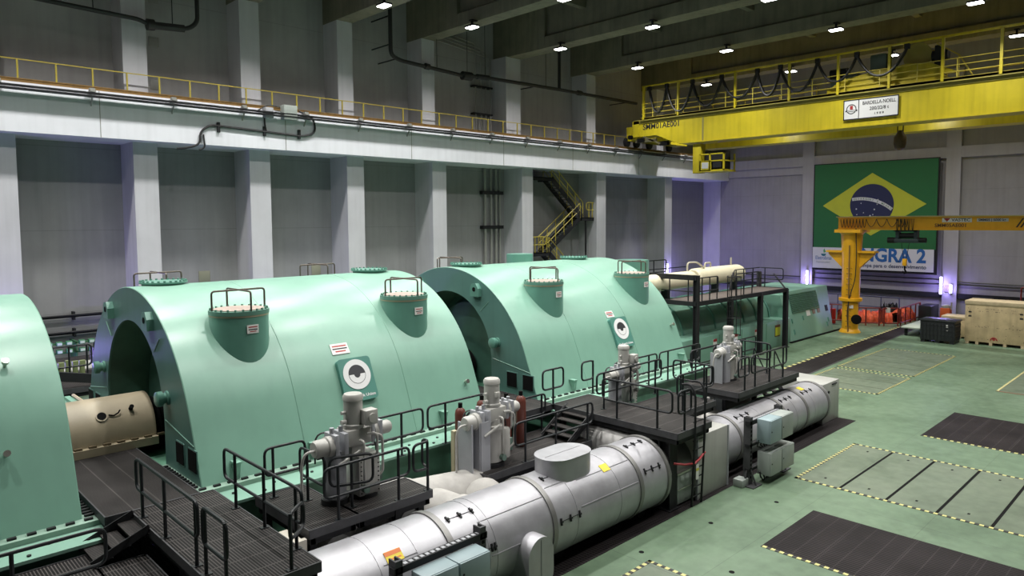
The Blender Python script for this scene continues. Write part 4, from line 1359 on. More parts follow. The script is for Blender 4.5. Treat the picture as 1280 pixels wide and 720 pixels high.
    b = MB(); b.box(x + .5 * k, x + .72 * k, y - .1 * k, y + .2 * k, z + .25 * k, z + .6 * k, 0, .015); b.mark(); b.cyl(P(.1, -.42, .25), P(.1, -.3, .25), .08 * k); b.build_each('solenoid_block', mat('block_green', (.10, .16, .13), .5), t)
    return t


actuator('pale grey valve actuator with square gear housing, nearest the camera', 7.65, 12.6, ZB, .93, 0)
actuator('pale grey valve actuator beside four red-brown bottles, second from the camera', 11.75, 12.85, ZC, .93, 1)
actuator('pale grey valve actuator behind the railings of the ladder platform', 17.35, 13.0, 1.85, .80, 0)
actuator('pale grey valve actuator on the farthest platform, beside the grey bracket', 21.85, 12.0, ZA - .05, .80, 1)
for x, y in ((17.35, 13.0),):
    b = MB(); b.box(x - .8, x + .6, y - .45, y + .45, 0, 1.85); tag(b.build('actuator_plinth', GREENL), 'green plinth under the third actuator behind the ladder platform', 'plinth')
# bottles
bt = None
for i, (x, y, lab) in enumerate(((11.35, 13.55, 'red-brown bottle left of the second actuator, leftmost of four'), (12.25, 13.75, 'red-brown bottle just left of the second actuator motor'), (12.85, 13.45, 'red-brown bottle just right of the second actuator motor'), (13.3, 13.35, 'red-brown bottle right of the second actuator, rightmost of four'))):
    zz = ZC
    if bt is None:
        bt = thing('accumulator_bottle', lab, 'bottle', (x, y, zz), 'bottles around the second actuator')
        b = MB(); b.lathe([(.02, 0), (.13, .02), (.14, .06), (.14, 1.22), (.12, 1.32), (.06, 1.38)], (x, y, zz), (0, 0, 1), 20); b.build('bottle_body', COPPER, bt)
        b = MB(); b.cyl((x, y, zz + 1.37), (x, y, zz + 1.5), .055, seg=12); b.build('cap', BLACK, bt)
    else:
        o = copy_tree(bt); o.location = (x, y, zz); o['label'] = lab
t = thing('bottle_frame', 'cream metal frame standing left of the second actuator', 'frame', (10.7, 13.3, 0))
b = MB(); b.bar((10.9, 13.25, 0), (10.9, 13.25, 2.4), .12, .12, 0, (1, 0, 0)); b.bar((10.4, 13.3, .9), (11.0, 13.3, .9), .1, .1); b.bar((10.4, 13.3, 0), (10.4, 13.3, .95), .08, .08, 0, (1, 0, 0)); b.build('post', mat('frame_cream', (.4, .36, .24), .5), t)

# ================================================================== FAR MACHINE
t = thing('turbine_casing', 'low ribbed mint machine casing under the far dark platform', 'turbine', (36, 20.8, 0))
b = MB(); b.box(25.0, 42.1, 18.95, 23.8, 0, 1.55, 0, .04); b.build('lower_casing', MINT, t)
for x in (31.2, 33.6, 36.0, 38.9):
    MB().box(x, x + .03, 18.93, 18.96, .05, 1.5).build('panel_joint', GREENL, t)
b = MB()
m = 26
pts = [(21.75 - 1.75 * math.cos(PI * k / m), 1.45 + 1.75 * math.sin(PI * k / m)) for k in range(m + 1)]
b.prism(pts, 'X', 27, 41.4); b.build('dome', MINT, t)
b = MB(); b.cyl((30.4, 22.2, 1.5), (30.4, 22.2, 5.45), .86, seg=32); b.build('tall_neck', TEAL, t)
for x in (28.2, 30.0, 31.7, 33.4, 35.0, 36.6, 38.2, 39.7, 41.3):
    b = MB(); pr_ = [(21.75 - 1.82 * math.cos(PI * k / m), 1.45 + 1.82 * math.sin(PI * k / m)) for k in range(m + 1)]; b.prism(pr_, 'X', x, x + .12); b.build('rib', TEAL, t)
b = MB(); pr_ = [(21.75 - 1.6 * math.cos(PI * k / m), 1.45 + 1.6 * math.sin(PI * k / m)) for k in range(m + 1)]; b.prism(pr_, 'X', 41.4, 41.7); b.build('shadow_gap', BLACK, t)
for x, c in ((33.0, 0), (35.2, 1), (37.5, 0)):
    b = MB(); b.box(x, x + .35, 18.93, 18.95, 1.0, 1.32); b.box(x, x + .35, 18.925, 18.93, 1.18, 1.32, 1); b.build('sign_plate', [LABEL, INKR], t)
b = MB(); b.box(40.0, 40.62, 18.92, 18.95, .62, 1.3, 2); b.box(40.0, 40.62, 18.915, 18.92, .68, 1.16, 1); b.build('sign_plate', [LABEL, mat('sign_acid', (.5, .52, .03), .5, 0, 0), mat('sign_brown', (.12, .05, .02), .5, 0, 0)], t)
t = thing('exciter_housing', 'mint louvred machine housing at the far end, left of the yellow jib post', 'machine housing', (46, 21, 0))
b = MB()
lo = [(42.15, 18.98), (48.7, 18.98), (48.7, 24), (42.15, 24)]
hi = [(42.5, 19.75), (49.3, 19.75), (49.3, 23.4), (42.5, 23.4)]
b.add([(x, y, 0) for x, y in lo] + [(x, y, 3.0) for x, y in hi], [(3, 2, 1, 0), (4, 5, 6, 7)] + [(i, (i + 1) % 4, 4 + (i + 1) % 4, 4 + i) for i in range(4)])
b.build('housing', MINT, t)


def ef(x, z, d=0.0):
    return Vector((x, 18.98 + .77 * z / 3.0 - d, z))


eu = (ef(0, 1) - ef(0, 0)).normalized(); en = Vector((1, 0, 0)).cross(eu)
b = MB()
b.obox(ef(45.3, 2.22), (2.05, 0, 0), eu * .62, en * .012, 1)
for k in range(11):
    b.obox(ef(45.3, 1.68 + .108 * k) + en * .05, (2.02, 0, 0), (eu * .035 + en * .035), (en * .004 - eu * .004))
b.build('louvre', [MINT, DKGREEN], t)
for x, z, c in ((45.5, 1.5, LABEL), (46.35, 1.55, mat('plate_brown', (.2, .15, .1), .5)), (47.1, 1.55, mat('plate_brown', (.2, .15, .1), .5)), (48.4, 1.55, STEEL)):
    b = MB(); b.obox(ef(x, z, 0) + en * .012, (.26 if c is LABEL else .2, 0, 0), eu * .2, en * .01); b.build('sign_plate', c, t)
for x, z in ((43.0, 1.2), (43.0, .55), (44.6, 1.25), (48.0, .55), (48.3, .8)):
    b = MB(); b.obox(ef(x, z) + en * .03, (.05, 0, 0), eu * .14, en * .03); b.build('latch_handle', TEAL, t)
b = MB(); b.box(42.0, 52, 18.8, 18.96, 0, .06); b.build('base_strip', BLACK, t)
t = thing('pedestal_block', 'smooth mint block between the ribbed casing and louvred housing', 'machine housing', (41.9, 20.5, 1.5))
b = MB(); b.prism([(19.1, 1.55), (19.5, 2.9), (22.6, 2.9), (23.0, 1.55)], 'X', 41.7, 42.6); b.build('block', MINT, t)

# far platform on columns
t = thing('platform', 'far dark service platform on tall columns above the ribbed casing', 'platform', (35.5, 19.4, 0))
b = MB(); b.box(30.7, 40.5, 18.55, 20.3, 3.42, 3.48); b.build('deck', mat('far_deck', (.10, .08, .07), .7), t)
b = MB(); b.box(30.6, 40.6, 18.47, 18.55, 3.28, 3.5); b.box(30.6, 40.6, 20.28, 20.36, 3.28, 3.5); b.box(30.55, 30.65, 18.5, 22.5, 3.28, 3.5); b.box(40.5, 40.6, 18.5, 20.3, 3.28, 3.5); b.build('edge_beam', STEEL, t)
b = MB(); b.box(30.55, 30.75, 18.5, 23.5, 4.55, 4.8); b.box(30.55, 30.75, 23.3, 23.5, 0, 4.6); b.bar((30.65, 18.6, 3.5), (31.3, 18.6, 4.5), .08, .08) if False else None; b.build('lifting_beam', STEEL, t)
for x in (30.65, 34.0, 37.3, 40.45):
    zt = 4.8 if x < 31 else 3.45
    b = MB(); b.box(x - .12, x + .12, 18.42, 18.45, 0, zt); b.box(x - .12, x + .12, 18.63, 18.66, 0, zt); b.box(x - .012, x + .012, 18.45, 18.63, 0, zt); b.box(x - .2, x + .2, 18.35, 18.7, 0, .03); b.build('column', STEEL, t)
for x in (34.0, 37.3):
    b = MB(); b.box(x - .08, x + .08, 20.2, 20.3, 3.0, 3.45); b.build('hanger', STEEL, t)
b = MB(); b.bar((40.45, 18.6, 3.5), (40.45, 19.3, 4.3), .07, .07); b.mark(); b.bar((36.9, 20.2, 3.5), (37.3, 20.2, 4.5), .07, .07); b.mark(); b.box(40.3, 40.55, 20.1, 20.3, 3.4, 4.4); b.build_each('brace', FASC, t)
railing('thin dark railing along the front of the far service platform, left of its ladder', [(31.0, 18.6), (32.8, 18.6)], 3.49, posts=[.15, .55, .95], h=1.15, r=.03, foot=False)
railing('thin dark railing along the front of the far service platform, right of its ladder', [(34.6, 18.6), (37.2, 18.6)], 3.49, posts=[.02, .35, .7], h=1.15, r=.03, foot=False)
railing('thin dark railing along the right part of the far service platform', [(37.4, 20.2), (40.4, 20.2), (40.4, 18.7)], 3.49, posts=[.05, .25, .5, .75], h=1.15, r=.03, foot=False)
railing('thin dark railing on the left side of the far service platform', [(30.75, 18.7), (30.75, 22.3)], 3.49, posts=[.1, .4, .7, .95], h=1.1, r=.03, foot=False)
t = thing('caged_ladder', 'dark caged ladder up to the far service platform', 'ladder', (33.5, 18.3, 0))
b = MB()
for x in (33.25, 33.65):
    b.tube([(x, 18.3, 0), (x, 18.3, 4.65)], .03, 6)
b.build('side_rail', STEEL, t)
for k in range(14):
    b = MB(); b.tube([(33.25, 18.3, .3 + .25 * k), (33.65, 18.3, .3 + .25 * k)], .015, 6); b.build('rung', STEEL, t)
for z in (1.6, 2.5, 3.5, 4.6):
    b = MB(); b.tube([(33.45 - .38 * math.cos(a), 18.28 - .6 * math.sin(a), z) for a in [PI * k / 10 for k in range(11)]], .02, 6); b.build('cage_hoop', STEEL, t)
for k in range(5):
    a = PI * (k + .5) / 5
    b = MB(); b.tube([(33.45 - .38 * math.cos(a), 18.28 - .6 * math.sin(a), 1.6), (33.45 - .38 * math.cos(a), 18.28 - .6 * math.sin(a), 4.6)], .016, 6); b.build('cage_bar', STEEL, t)
# cream tank
t = thing('lagged_pipe', 'thick cream lagged pipe lying above the far service platform', 'pipe', (34, 20.9, 3.6))
b = MB(); b.lathe([(.40, 0), (.44, .1), (.44, 4.5), (.36, 4.7)], (29.4, 20.9, 4.3), (1, 0, 0), 28); b.build('near_section', PALE, t)
b = MB(); b.lathe([(.40, 0), (.50, .12), (.50, 4.8), (.44, 5.05), (.25, 5.1)], (34.2, 20.9, 4.36), (1, 0, 0), 28); b.build('far_section', PALE, t)
for x in (31.5, 36.5, 38.6):
    b = MB(); b.box(x - .1, x + .1, 20.7, 21.1, 3.2, 3.95); b.build('saddle', STEEL, t)
b = MB(); b.tube(fillet([(33.6, 20.9, 4.7), (33.6, 20.9, 5.2), (34.4, 20.8, 5.2), (35.0, 20.7, 4.85)], .2), .05, 8); b.tube(fillet([(35.4, 20.9, 4.8), (35.4, 20.9, 5.1), (36.0, 20.9, 5.1), (36.0, 20.9, 4.8)], .1), .05, 8); b.tube([(38.3, 20.9, 4.8), (38.3, 20.9, 5.3)], .05, 8); b.build('small_pipe', mat('pipe_cream', (.5, .46, .36), .5), t)
railing('dark railing far behind the cream pipe, left of the column recess', [(33, 28), (45, 28)], 2.9, h=1.25, r=.035, posts=[.1, .2, .4, .6, .8], lift=2.9)
railing('second dark railing behind the cream pipe by the tube lamp', [(30.5, 24.5), (37, 24.5)], 3.9, h=1.2, r=.035, posts=[.1, .45, .8], lift=3.9)

# ================================================================== BRIDGE CRANE
t = thing('bridge_crane', 'yellow overhead bridge crane spanning the hall', 'crane', (46.5, 10, 12.9))
GX = 44.5
G0, G1 = 13.02, 14.93
b = MB()
b.prism([(32.2, 14.93), (32.2, 13.75), (30.4, 13.75), (28.6, G0), (-22, G0), (-22, 14.93)], 'X', GX, GX + 1.3)
b.box(GX - .1, GX + 1.35, -22, 28.4, G0 - .07, G0)
b.build('near_girder', YEL, t)
b = MB(); b.box(GX - .06, GX, -22, 32.4, 14.7, 14.98); b.box(GX - .22, GX, -22, 31.7, 14.94, 15.0); b.box(GX - .22, GX - .16, -22, 31.7, 14.88, 15.08); b.build('walkway', mat('walkway_olive', (.30, .25, .05), .5, 0, .15), t)
b = MB(); b.prism([(32.4, 15.05), (32.4, 13.75), (30.4, 13.75), (28.6, 12.8), (-22, 12.8), (-22, 15.05)], 'X', 48.0, 49.2); b.build('far_girder', YEL, t)
MB().box(GX - .012, GX, 26.5, 26.62, G0, 15.0).build('splice_plate', mat('splice_olive', (.25, .22, .06), .5), t)
b = MB(); b.box(GX + .3, 51.5, 32.2, 33.3, 13.55, 14.6); b.box(GX - .06, GX + .35, 31.9, 32.5, 13.75, 14.93); b.build('end_carriage', YEL, t)
for x in (GX + .35, GX + 1.6, 47.8, 50.6):
    b = MB(); b.lathe([(.25, 0), (.33, .02), (.33, .16), (.38, .17), (.38, .2)], (x, 33.2, 13.47), (0, 1, 0), 24); b.build('wheel', STEEL, t)
b = MB(); b.cyl((GX - .3, 32.6, 13.75), (GX - .05, 32.6, 13.75), .16); b.mark(); b.box(GX - .32, GX - .2, 31.3, 31.9, 13.3, 13.6); b.mark(); b.box(GX + .2, GX + .5, 29.6, 30.3, 13.0, 13.3); b.build_each('buffer', BLACK, t)
b = MB(); b.box(GX + .2, 46, 27.6, 32.4, 12.97, 13.2) if False else b.box(GX - .1, GX + .1, 30.4, 32.2, 13.3, 13.5); b.bar((GX - .05, 31.5, 13.7), (GX - .05, 30.0, 13.1), .1, .1); b.build('drive_unit', mat('drive_grey', (.1, .09, .05), .5), t)
# railings on the girder
b = MB()
for z in (15.4, 15.75, 16.1):
    b.tube([(GX - .19, 31.6, z), (GX - .19, -22, z)], .025, 6)
b.box(GX - .22, GX - .16, -22, 31.7, 14.98, 15.1)
b.build('handrail', YELR, t)
y = 30.6
while y > -4:
    b = MB(); b.box(GX - .21, GX - .17, y - .025, y + .025, 14.98, 16.12); b.build('rail_post', YELR, t)
    y -= 1.95
b = MB()
for z in (15.5, 15.85, 16.2):
    b.tube([(49.0, 31.6, z), (49.0, -22, z)], .03, 6)
b.build('handrail', YELR, t)
y = 31
while y > 4:
    b = MB(); b.box(48.98, 49.02, y - .03, y + .03, 15.0, 16.22); b.build('rail_post', YELR, t)
    y -= 2.6
MASTS = [31.4, 28.45, 24.05, 20.35, 17.35, 14.5, 11.8, 9.1, 5.5, 2.0]
for y in MASTS:
    b = MB(); b.box(GX - .26, GX - .10, y - .07, y + .07, 14.95, 17.35); b.build('cable_mast', YEL, t)
b = MB(); b.box(GX - .26, GX - .10, 2, 31.5, 17.3, 17.4); b.build('festoon_track', YEL, t)
# festoon loops
TRO = [30.9, 29.4, 27.3, 25.05, 22.5, 20.95, 18.6, 16.3, 13.6]
BOT = [15.35, 15.25, 15.35, 15.6, 15.5, 15.5, 15.75, 15.75]
for i in range(len(TRO) - 1):
    b = MB()
    y0, y1 = TRO[i], TRO[i + 1]
    for dx in (-.07, 0, .07):
        pts = []
        for k in range(17):
            s = k / 16
            pts.append((GX - .18 + dx, y0 + (y1 - y0) * s, 17.1 - (17.1 - BOT[i]) * (1 - (2 * abs(s - .5)) ** 2.2)))
        b.tube(pts, .065, 6)
    b.build('festoon_cable', CABLE, t)
for y in TRO:
    b = MB(); b.box(GX - .28, GX - .08, y - .13, y + .13, 17.02, 17.3); b.cyl((GX - .04, y - .08, 17.28), (GX - .04, y - .08, 17.28), .06, seg=10); b.cyl((GX - .04, y + .08, 17.28), (GX - .04, y + .08, 17.28), .06, seg=10); b.build('cable_trolley', STEEL, t)
# trolley machinery
tr = thing('crane_trolley', 'yellow hoist trolley with drum riding on the bridge crane', 'crane trolley', (47, 14, 14.95))
b = MB(); b.box(GX + .3, 49.0, 12.0, 18.2, 14.95, 15.5); b.prism([(18.0, 15.5), (17.4, 15.9), (15.9, 16.1), (13.8, 16.3), (12.6, 16.2), (11.2, 15.5)], 'X', GX + .4, GX + .7); b.build('frame', YEL, tr)
b = MB(); b.lathe([(.75, 0), (.75, .15), (.6, .2), (.6, 2.3), (.75, 2.35), (.75, 2.5)], (GX + 1.0, 13.4, 16.75), (1, 0, 0), 28); b.build('drum', mat('drum_olive', (.36, .30, .06), .5), tr)
b = MB(); b.box(GX + .8, GX + 1.8, 15.0, 15.9, 16.3, 17.2, 0, .05); b.box(GX + .8, GX + 2, 16.6, 18.2, 15.6, 16.3, 0, .05); b.build('gearbox', mat('motor_grey_green', (.09, .13, .11), .5), tr)
b = MB(); b.cyl((GX + .9, 17.2, 16.4), (GX + .9, 18.2, 16.4), .3); b.mark(); b.cyl((GX + .9, 11.8, 16.6), (GX + .9, 12.6, 16.6), .3); b.mark(); b.box(GX + .5, GX + .9, 12.1, 12.4, 15.5, 17.1); b.mark(); b.box(GX + .5, GX + 1, 12.4, 13.0, 15.4, 15.9); b.build_each('motor', STEEL, tr)
b = MB(); b.tube([(GX + .5, 12.3, 17.2), (GX + .5, 11.2, 16.4), (GX + .5, 10.4, 15.0)], .04, 6); b.tube([(GX + .5, 11.2, 16.4), (GX + .5, 11.2, 15.0)], .04, 6); b.build('ladder_rail', YELR, tr)
t2 = thing('crane_hook', 'rusty hook block hanging under the bridge crane', 'hook', (46, 14.35, 11.4))
b = MB(); b.tube([(46, 14.2, 14.97), (46, 14.2, 12.4)], .03, 6); b.mark(); b.tube([(46, 14.5, 14.97), (46, 14.5, 12.4)], .03, 6); b.build_each('rope', STEEL, t2)
b = MB(); b.lathe([(.10, 0), (.26, .1), (.34, .35), (.34, .75), (.2, 1.0), (.12, 1.15)], (46, 14.35, 11.55), (0, 0, 1), 20); b.build('block', mat('hook_rust', (.09, .06, .03), .5, .3, .2, 5), t2)
# cab
t3 = thing('crane_cab', 'yellow service cage hanging under the left end of the bridge crane', 'cab', (45, 26.6, 10.8))
b = MB(); b.box(GX + .1, GX + .7, 26.75, 27.4, 10.8, 12.85, 0, .02); b.build('hanger', YEL, t3)
b = MB(); b.box(GX, GX + 1.6, 24.9, 26.8, 10.85, 10.98); b.box(GX, GX + 1.6, 24.9, 26.8, 11.55, 11.62)
for x in (GX + .05, GX + 1.5):
    for y in (24.95, 26.0, 26.75):
        b.box(x - .05, x + .05, y - .05, y + .05, 10.9, 12.1)
b.box(GX, GX + .1, 24.9, 26.8, 12.02, 12.1); b.box(GX, GX + .06, 25.9, 26.8, 10.9, 11.6)
b.build('cage', YEL, t3)
b = MB(); b.box(GX - .02, GX, 26.1, 26.6, 11.05, 11.5, 0, .05) if False else b.box(GX - .02, GX + .0, 26.1, 26.6, 11.08, 11.5); b.box(GX - .02, GX, 25.1, 25.75, 11.1, 11.5, 1); b.build('window', [mat('pale_glass', (.45, .46, .46), .2), STEEL], t3)
b = MB(); b.box(GX + .4, GX + 1.2, 25.1, 26.6, 11.0, 12.3); b.build('control_box', STEEL, t3)
b = MB(); b.bar((GX, 26.7, 12.9), (GX, 23.4, 12.25) if False else (GX, 25.4, 12.85), .06, .06); b.build('arm', YEL, t3)
for y in (22.5, 13.0, 5.5):  # added lamps, unseen behind the near girder, to brighten the far girder
    b = MB(); b.box(GX + 1.32, GX + 1.55, y - .25, y + .25, 13.5, 13.75, 0, .02); b.box(GX + 1.55, GX + 1.56, y - .22, y + .22, 13.53, 13.72, 1); wl_ = b.build('added_fill_light', [STEEL, LAMPM], t)
    area('lamp', (GX + 1.6, y, 13.6), .4, 70, LAMP_COL, (.8, 0, -.5), wl_, 160, .3)
# lettering and sign on the girder
b = MB(); b.text('SMM01AE001', .40, (GX - .008, 31.6, 14.24), (0, -1, 0), (0, 0, 1), 0, .025, wid=3.1, depth=.004); b.build('lettering', INK, t)
sg = thing('sign', 'white maker sign with red and black emblem on the crane girder', 'sign', (GX - .09, 15.5, 13.4))
b = MB(); b.box(GX - .10, GX - .065, 14.0, 17.0, 13.42, 14.55, 0); b.box(GX - .115, GX - .09, 13.97, 17.03, 13.39, 13.45, 1); b.box(GX - .115, GX - .09, 13.97, 17.03, 14.52, 14.58, 1); b.box(GX - .115, GX - .09, 13.97, 14.02, 13.4, 14.56, 1); b.box(GX - .115, GX - .09, 16.98, 17.03, 13.4, 14.56, 1); b.box(GX - .112, GX - .09, 16.13, 16.17, 13.42, 14.55, 1); b.build('board', [WHITE, INK], sg)
b = MB()
for s, h, z, y in (('BARDELLA-NOELL', .20, 14.2, 15.95), ('200/32/8 t', .19, 13.86, 15.55), ('1 9 8 8', .11, 13.6, 15.3)):
    b.text(s, h, (GX - .105, y, z), (0, -1, 0), (0, 0, 1), 0, .02, depth=.003, wid={'B': 1.8, '2': 1.05, '1': .5}[s[0]]); b.mark()
b.build_each('lettering', INK, sg)
b = MB()
c = Vector((GX - .106, 16.57, 14.02))
vs, fs = [], []
for k in range(33):
    a = 2 * PI * k / 32
    for r in (.24, .29): vs.append((c + Vector((0, -r * math.cos(a), r * math.sin(a))))[:])
fs = [(2 * k, 2 * k + 1, 2 * k + 3, 2 * k + 2) for k in range(32)]
b.add(vs, fs); b.box(c.x - .004, c.x, c.y - .34, c.y + .34, c.z - .14, c.z - .05); b.box(c.x - .006, c.x - .004, c.y - .24, c.y + .24, c.z - .12, c.z - .07, 2); b.box(c.x - .004, c.x, c.y - .08, c.y + .08, c.z - .02, c.z + .2, 1); b.build('emblem', [INK, INKR, WHITE], sg)

# ================================================================== JIB CRANE
t = thing('jib_crane', 'orange-yellow pillar jib crane in front of the flag', 'crane', (48.9, 18.0, 0))
b = MB(); b.cyl((48.9, 18, 0), (48.9, 18, 2.15), .5, seg=32); b.lathe([(.66, 0), (.66, .05), (.52, .25)], (48.9, 18, 0), (0, 0, 1), 32); b.lathe([(.5, 0), (.72, .12), (.72, .28), (.5, .34)], (48.9, 18, 2.0), (0, 0, 1), 32); b.build('base', ORG, t)
b = MB(); b.lathe([(.56, 2.3), (.56, 4.2), (.60, 5.3), (.66, 6.5), (.9, 6.75)], (48.9, 18, 0), (0, 0, 1), 32); b.build('pillar', ORG, t)
b = MB()
for s in (-1, 1):
    b.mark(); b.prism([(18 + s * .5, 5.35), (18 + s * 1.45, 5.35), (18 + s * 1.45, 5.2), (18 + s * .55, 4.3)], 'X', 48.75, 49.05)
    b.box(48.55, 49.25, min(18 + s * .45, 18 + s * 1.55), max(18 + s * .45, 18 + s * 1.55), 5.3, 5.42)
b.build_each('bracket', ORG, t)
BXJ = 48.9
b = MB(); b.box(BXJ - .35, BXJ + .35, 3.0, 18.8, 6.80, 6.9); b.box(BXJ - .35, BXJ + .35, 3.0, 18.8, 7.55, 7.62); b.box(BXJ - .25, BXJ + .25, 3.0, 18.8, 6.9, 7.56); b.build('boom', ORG, t)
b = MB(); b.box(BXJ - .9, BXJ + .9, 17.2, 18.8, 6.62, 6.82); b.build('top_plate', ORG, t)
b = MB(); b.box(BXJ - .42, BXJ - .37, 3.0, 18.9, 7.62, 7.68); b.build('festoon_rail', mat('rail_cream', (.5, .42, .2), .4, .3), t)
b = MB()
for k in range(12):
    b.tube([(48.36, 17.75, .4 + .35 * k), (48.26, 17.75, .45 + .35 * k), (48.26, 18.05, .45 + .35 * k), (48.36, 18.05, .4 + .35 * k)], .02, 5)
b.tube([(48.3, 17.9, .1), (48.3, 17.9, 2.0), (48.3, 17.9, 2.3), (48.25, 17.9, 5.8)], .045, 6)
b.build('ladder_rung', mat('rung_brown', (.22, .12, .02), .5), t)
b = MB(); b.tube(fillet([(48.3, 17.55, 6.9), (48.25, 17.45, 5.0), (48.25, 17.5, 3.5), (48.3, 17.8, 2.6), (48.2, 17.95, 1.5), (48.3, 17.9, .2)], 1.0, 6), .03, 6); b.build('cable', CABLE, t)
b = MB(); b.lathe([(.18, 0), (.32, .02), (.32, .12), (.18, .14)], (48.42, 17.45, .95), (-.8, -.6, 0), 20); b.build('cable_reel', BLACK, t)
b = MB(); b.obox((48.37, 17.8, 1.75), Vector((.2, -.8, 0)).normalized() * .17, (0, 0, .1), Vector((-.8, -.2, 0)).normalized() * .01); b.build('label_plate', LABEL, t)
b = MB()
y = 18.6
for k in range(14):
    y1 = y - (.20 if k < 8 else .62 if k < 11 else .2)
    pts = [(BXJ - .4, y + (y1 - y) * s / 8, 7.5 - (.55 if k < 8 else .5) * (1 - (2 * abs(s / 8 - .5)) ** 2)) for s in range(9)]
    b.tube(pts, .02, 5); y = y1
for k in range(5):
    pts = [(BXJ - .42, 15.2 - .22 * k + (-.12) * s / 8, 7.5 - .75 * (1 - (2 * abs(s / 8 - .5)) ** 2)) for s in range(9)]
    b.tube(pts, .02, 5)
b.build('festoon_cable', CABLE, t)
# boom signs
b = MB(); b.box(BXJ - .275, BXJ - .25, 11.15, 12.7, 7.28, 7.54); b.build('boom_sign', LABEL, t)
b = MB(); b.text('VASTEC', .16, (BXJ - .28, 12.2, 7.34), (0, -1, 0), (0, 0, 1), 0, .03, wid=.98, depth=.003); b.build('lettering', INK, t)
b = MB(); b.add([(BXJ - .28, 12.62, 7.52), (BXJ - .28, 12.26, 7.52), (BXJ - .28, 12.44, 7.31)], [(0, 1, 2)]); b.build('emblem', INKR, t)
b = MB(); b.text('SMM05AE001', .2, (BXJ - .256, 13.1, 7.0), (0, -1, 0), (0, 0, 1), 0, .03, wid=1.65, depth=.003); b.build('lettering', mat('ink_brown', (.10, .04, .02), .5, 0, 0), t)
b = MB(); b.box(BXJ - .275, BXJ - .25, 7.9, 8.95 + .0, 7.3, 7.5); b.build('boom_sign', LABEL, t) if False else None
b = MB(); b.box(BXJ - .275, BXJ - .25, 9.35, 10.9, 7.31, 7.5); b.build('boom_sign', mat('sign_grey', (.5, .5, .5), .5, 0, 0), t)
b = MB(); b.text('SMM05 | 5000 kg', .13, (BXJ - .28, 10.82, 7.35), (0, -1, 0), (0, 0, 1), 0, .03, wid=1.35, depth=.003); b.build('lettering', INK, t)
b = MB()
for k in range(5):
    y = 9.0 - .2 * k
    b.add([(BXJ - .256, y, 6.98), (BXJ - .256, y - .09, 6.98), (BXJ - .256, y - .39, 7.5), (BXJ - .256, y - .30, 7.5)], [(0, 1, 2, 3)])
b.build('hazard_stripes', INK, t)
t = thing('electric_hoist', 'dark electric hoist hanging from the jib crane boom', 'hoist', (48.9, 14.7, 6.1))
b = MB(); b.box(48.7, 49.1, 14.1, 15.4, 6.7, 6.8); b.box(48.6, 49.2, 13.95, 15.35, 6.0, 6.25, 0, .05); b.box(48.7, 49.1, 14.05, 14.25, 6.2, 6.8); b.box(48.7, 49.1, 15.1, 15.3, 6.2, 6.8); b.build('frame', mat('hoist_dark', (.02, .035, .04), .5), t)
b = MB(); b.cyl((48.9, 15.3, 6.15), (48.9, 15.8, 6.15), .18); b.cyl((48.9, 14.0, 6.17), (48.9, 13.6, 6.17), .16); b.cyl((48.9, 14.25, 6.45), (48.9, 15.1, 6.45), .17); b.build('drum', STEEL, t)
b = MB(); b.tube([(48.9, 14.55, 6.0), (48.9, 14.68, 5.0)], .016, 5); b.tube([(48.9, 15.0, 6.0), (48.9, 14.85, 5.0)], .016, 5); b.build('rope', STEEL, t)
b = MB(); b.box(48.8, 49.0, 14.66, 14.9, 4.55, 5.0, 0, .04); b.build('hook_block', ORG, t)
b = MB(); b.tube(fillet([(48.9, 14.77, 4.6), (48.9, 14.77, 4.3), (48.9, 14.66, 4.15), (48.9, 14.78, 4.05), (48.9, 14.9, 4.2)], .08), .05, 8); b.build('hook', BLACK, t)

# ================================================================== FLAG BANNER
FXP = 59.35
t = thing('flag_banner', 'large green and yellow national flag banner on the end wall', 'flag', (FXP, 20.3, 3.4))
b = MB(); b.box(FXP, FXP + .08, 15.75, 25.0, 3.32, 12.02); b.build('frame', STEEL, t)
for y in (16.0, 20.3, 24.7):
    for z in (4.0, 8.0, 11.6):
        MB().box(FXP + .08, EX, y - .05, y + .05, z - .05, z + .05).build('wall_bracket', STEEL, t)
b = MB(); b.box(FXP - .03, FXP, 15.85, 24.9, 5.18, 11.95); b.build('green_field', FLAGG, t)
b = MB(); b.prism([(24.2, 8.6), (20.42, 11.1), (16.55, 8.6), (20.42, 6.2)], 'X', FXP - .05, FXP - .03); b.build('yellow_diamond', FLAGY, t)
fc = (20.42, 8.62); fr = 1.62
b = MB(); b.prism([(fc[0] + fr * math.cos(2 * PI * k / 48), fc[1] + fr * math.sin(2 * PI * k / 48)) for k in range(48)], 'X', FXP - .07, FXP - .05); b.build('blue_disc', FLAGB, t)
# curved motto band
b = MB()
vs, fs = [], []
cc = (fc[0] + .85, fc[1] - 3.05)
NB = 26
def bandpt(a, r):
    return (FXP - .08, cc[0] + r * math.cos(a), cc[1] + r * math.sin(a))
a0, a1 = math.radians(118 - 10), math.radians(52)
aa = []
for k in range(NB + 1):
    pass
lo_, hi_ = 3.42, 3.66
ang = [math.radians(40 + 100 * k / 80) for k in range(81)]
ok = [a for a in ang if all((cc[0] + r * math.cos(a) - fc[0]) ** 2 + (cc[1] + r * math.sin(a) - fc[1]) ** 2 <= fr ** 2 for r in (lo_, hi_))]
for a in ok:
    vs += [bandpt(a, lo_), bandpt(a, hi_)]
fs = [(2 * k, 2 * k + 1, 2 * k + 3, 2 * k + 2) for k in range(len(ok) - 1)]
b.add(vs, fs); b.build('white_band', BANW, t)
b = MB()
msg = 'ORDEM E PROGRESSO'
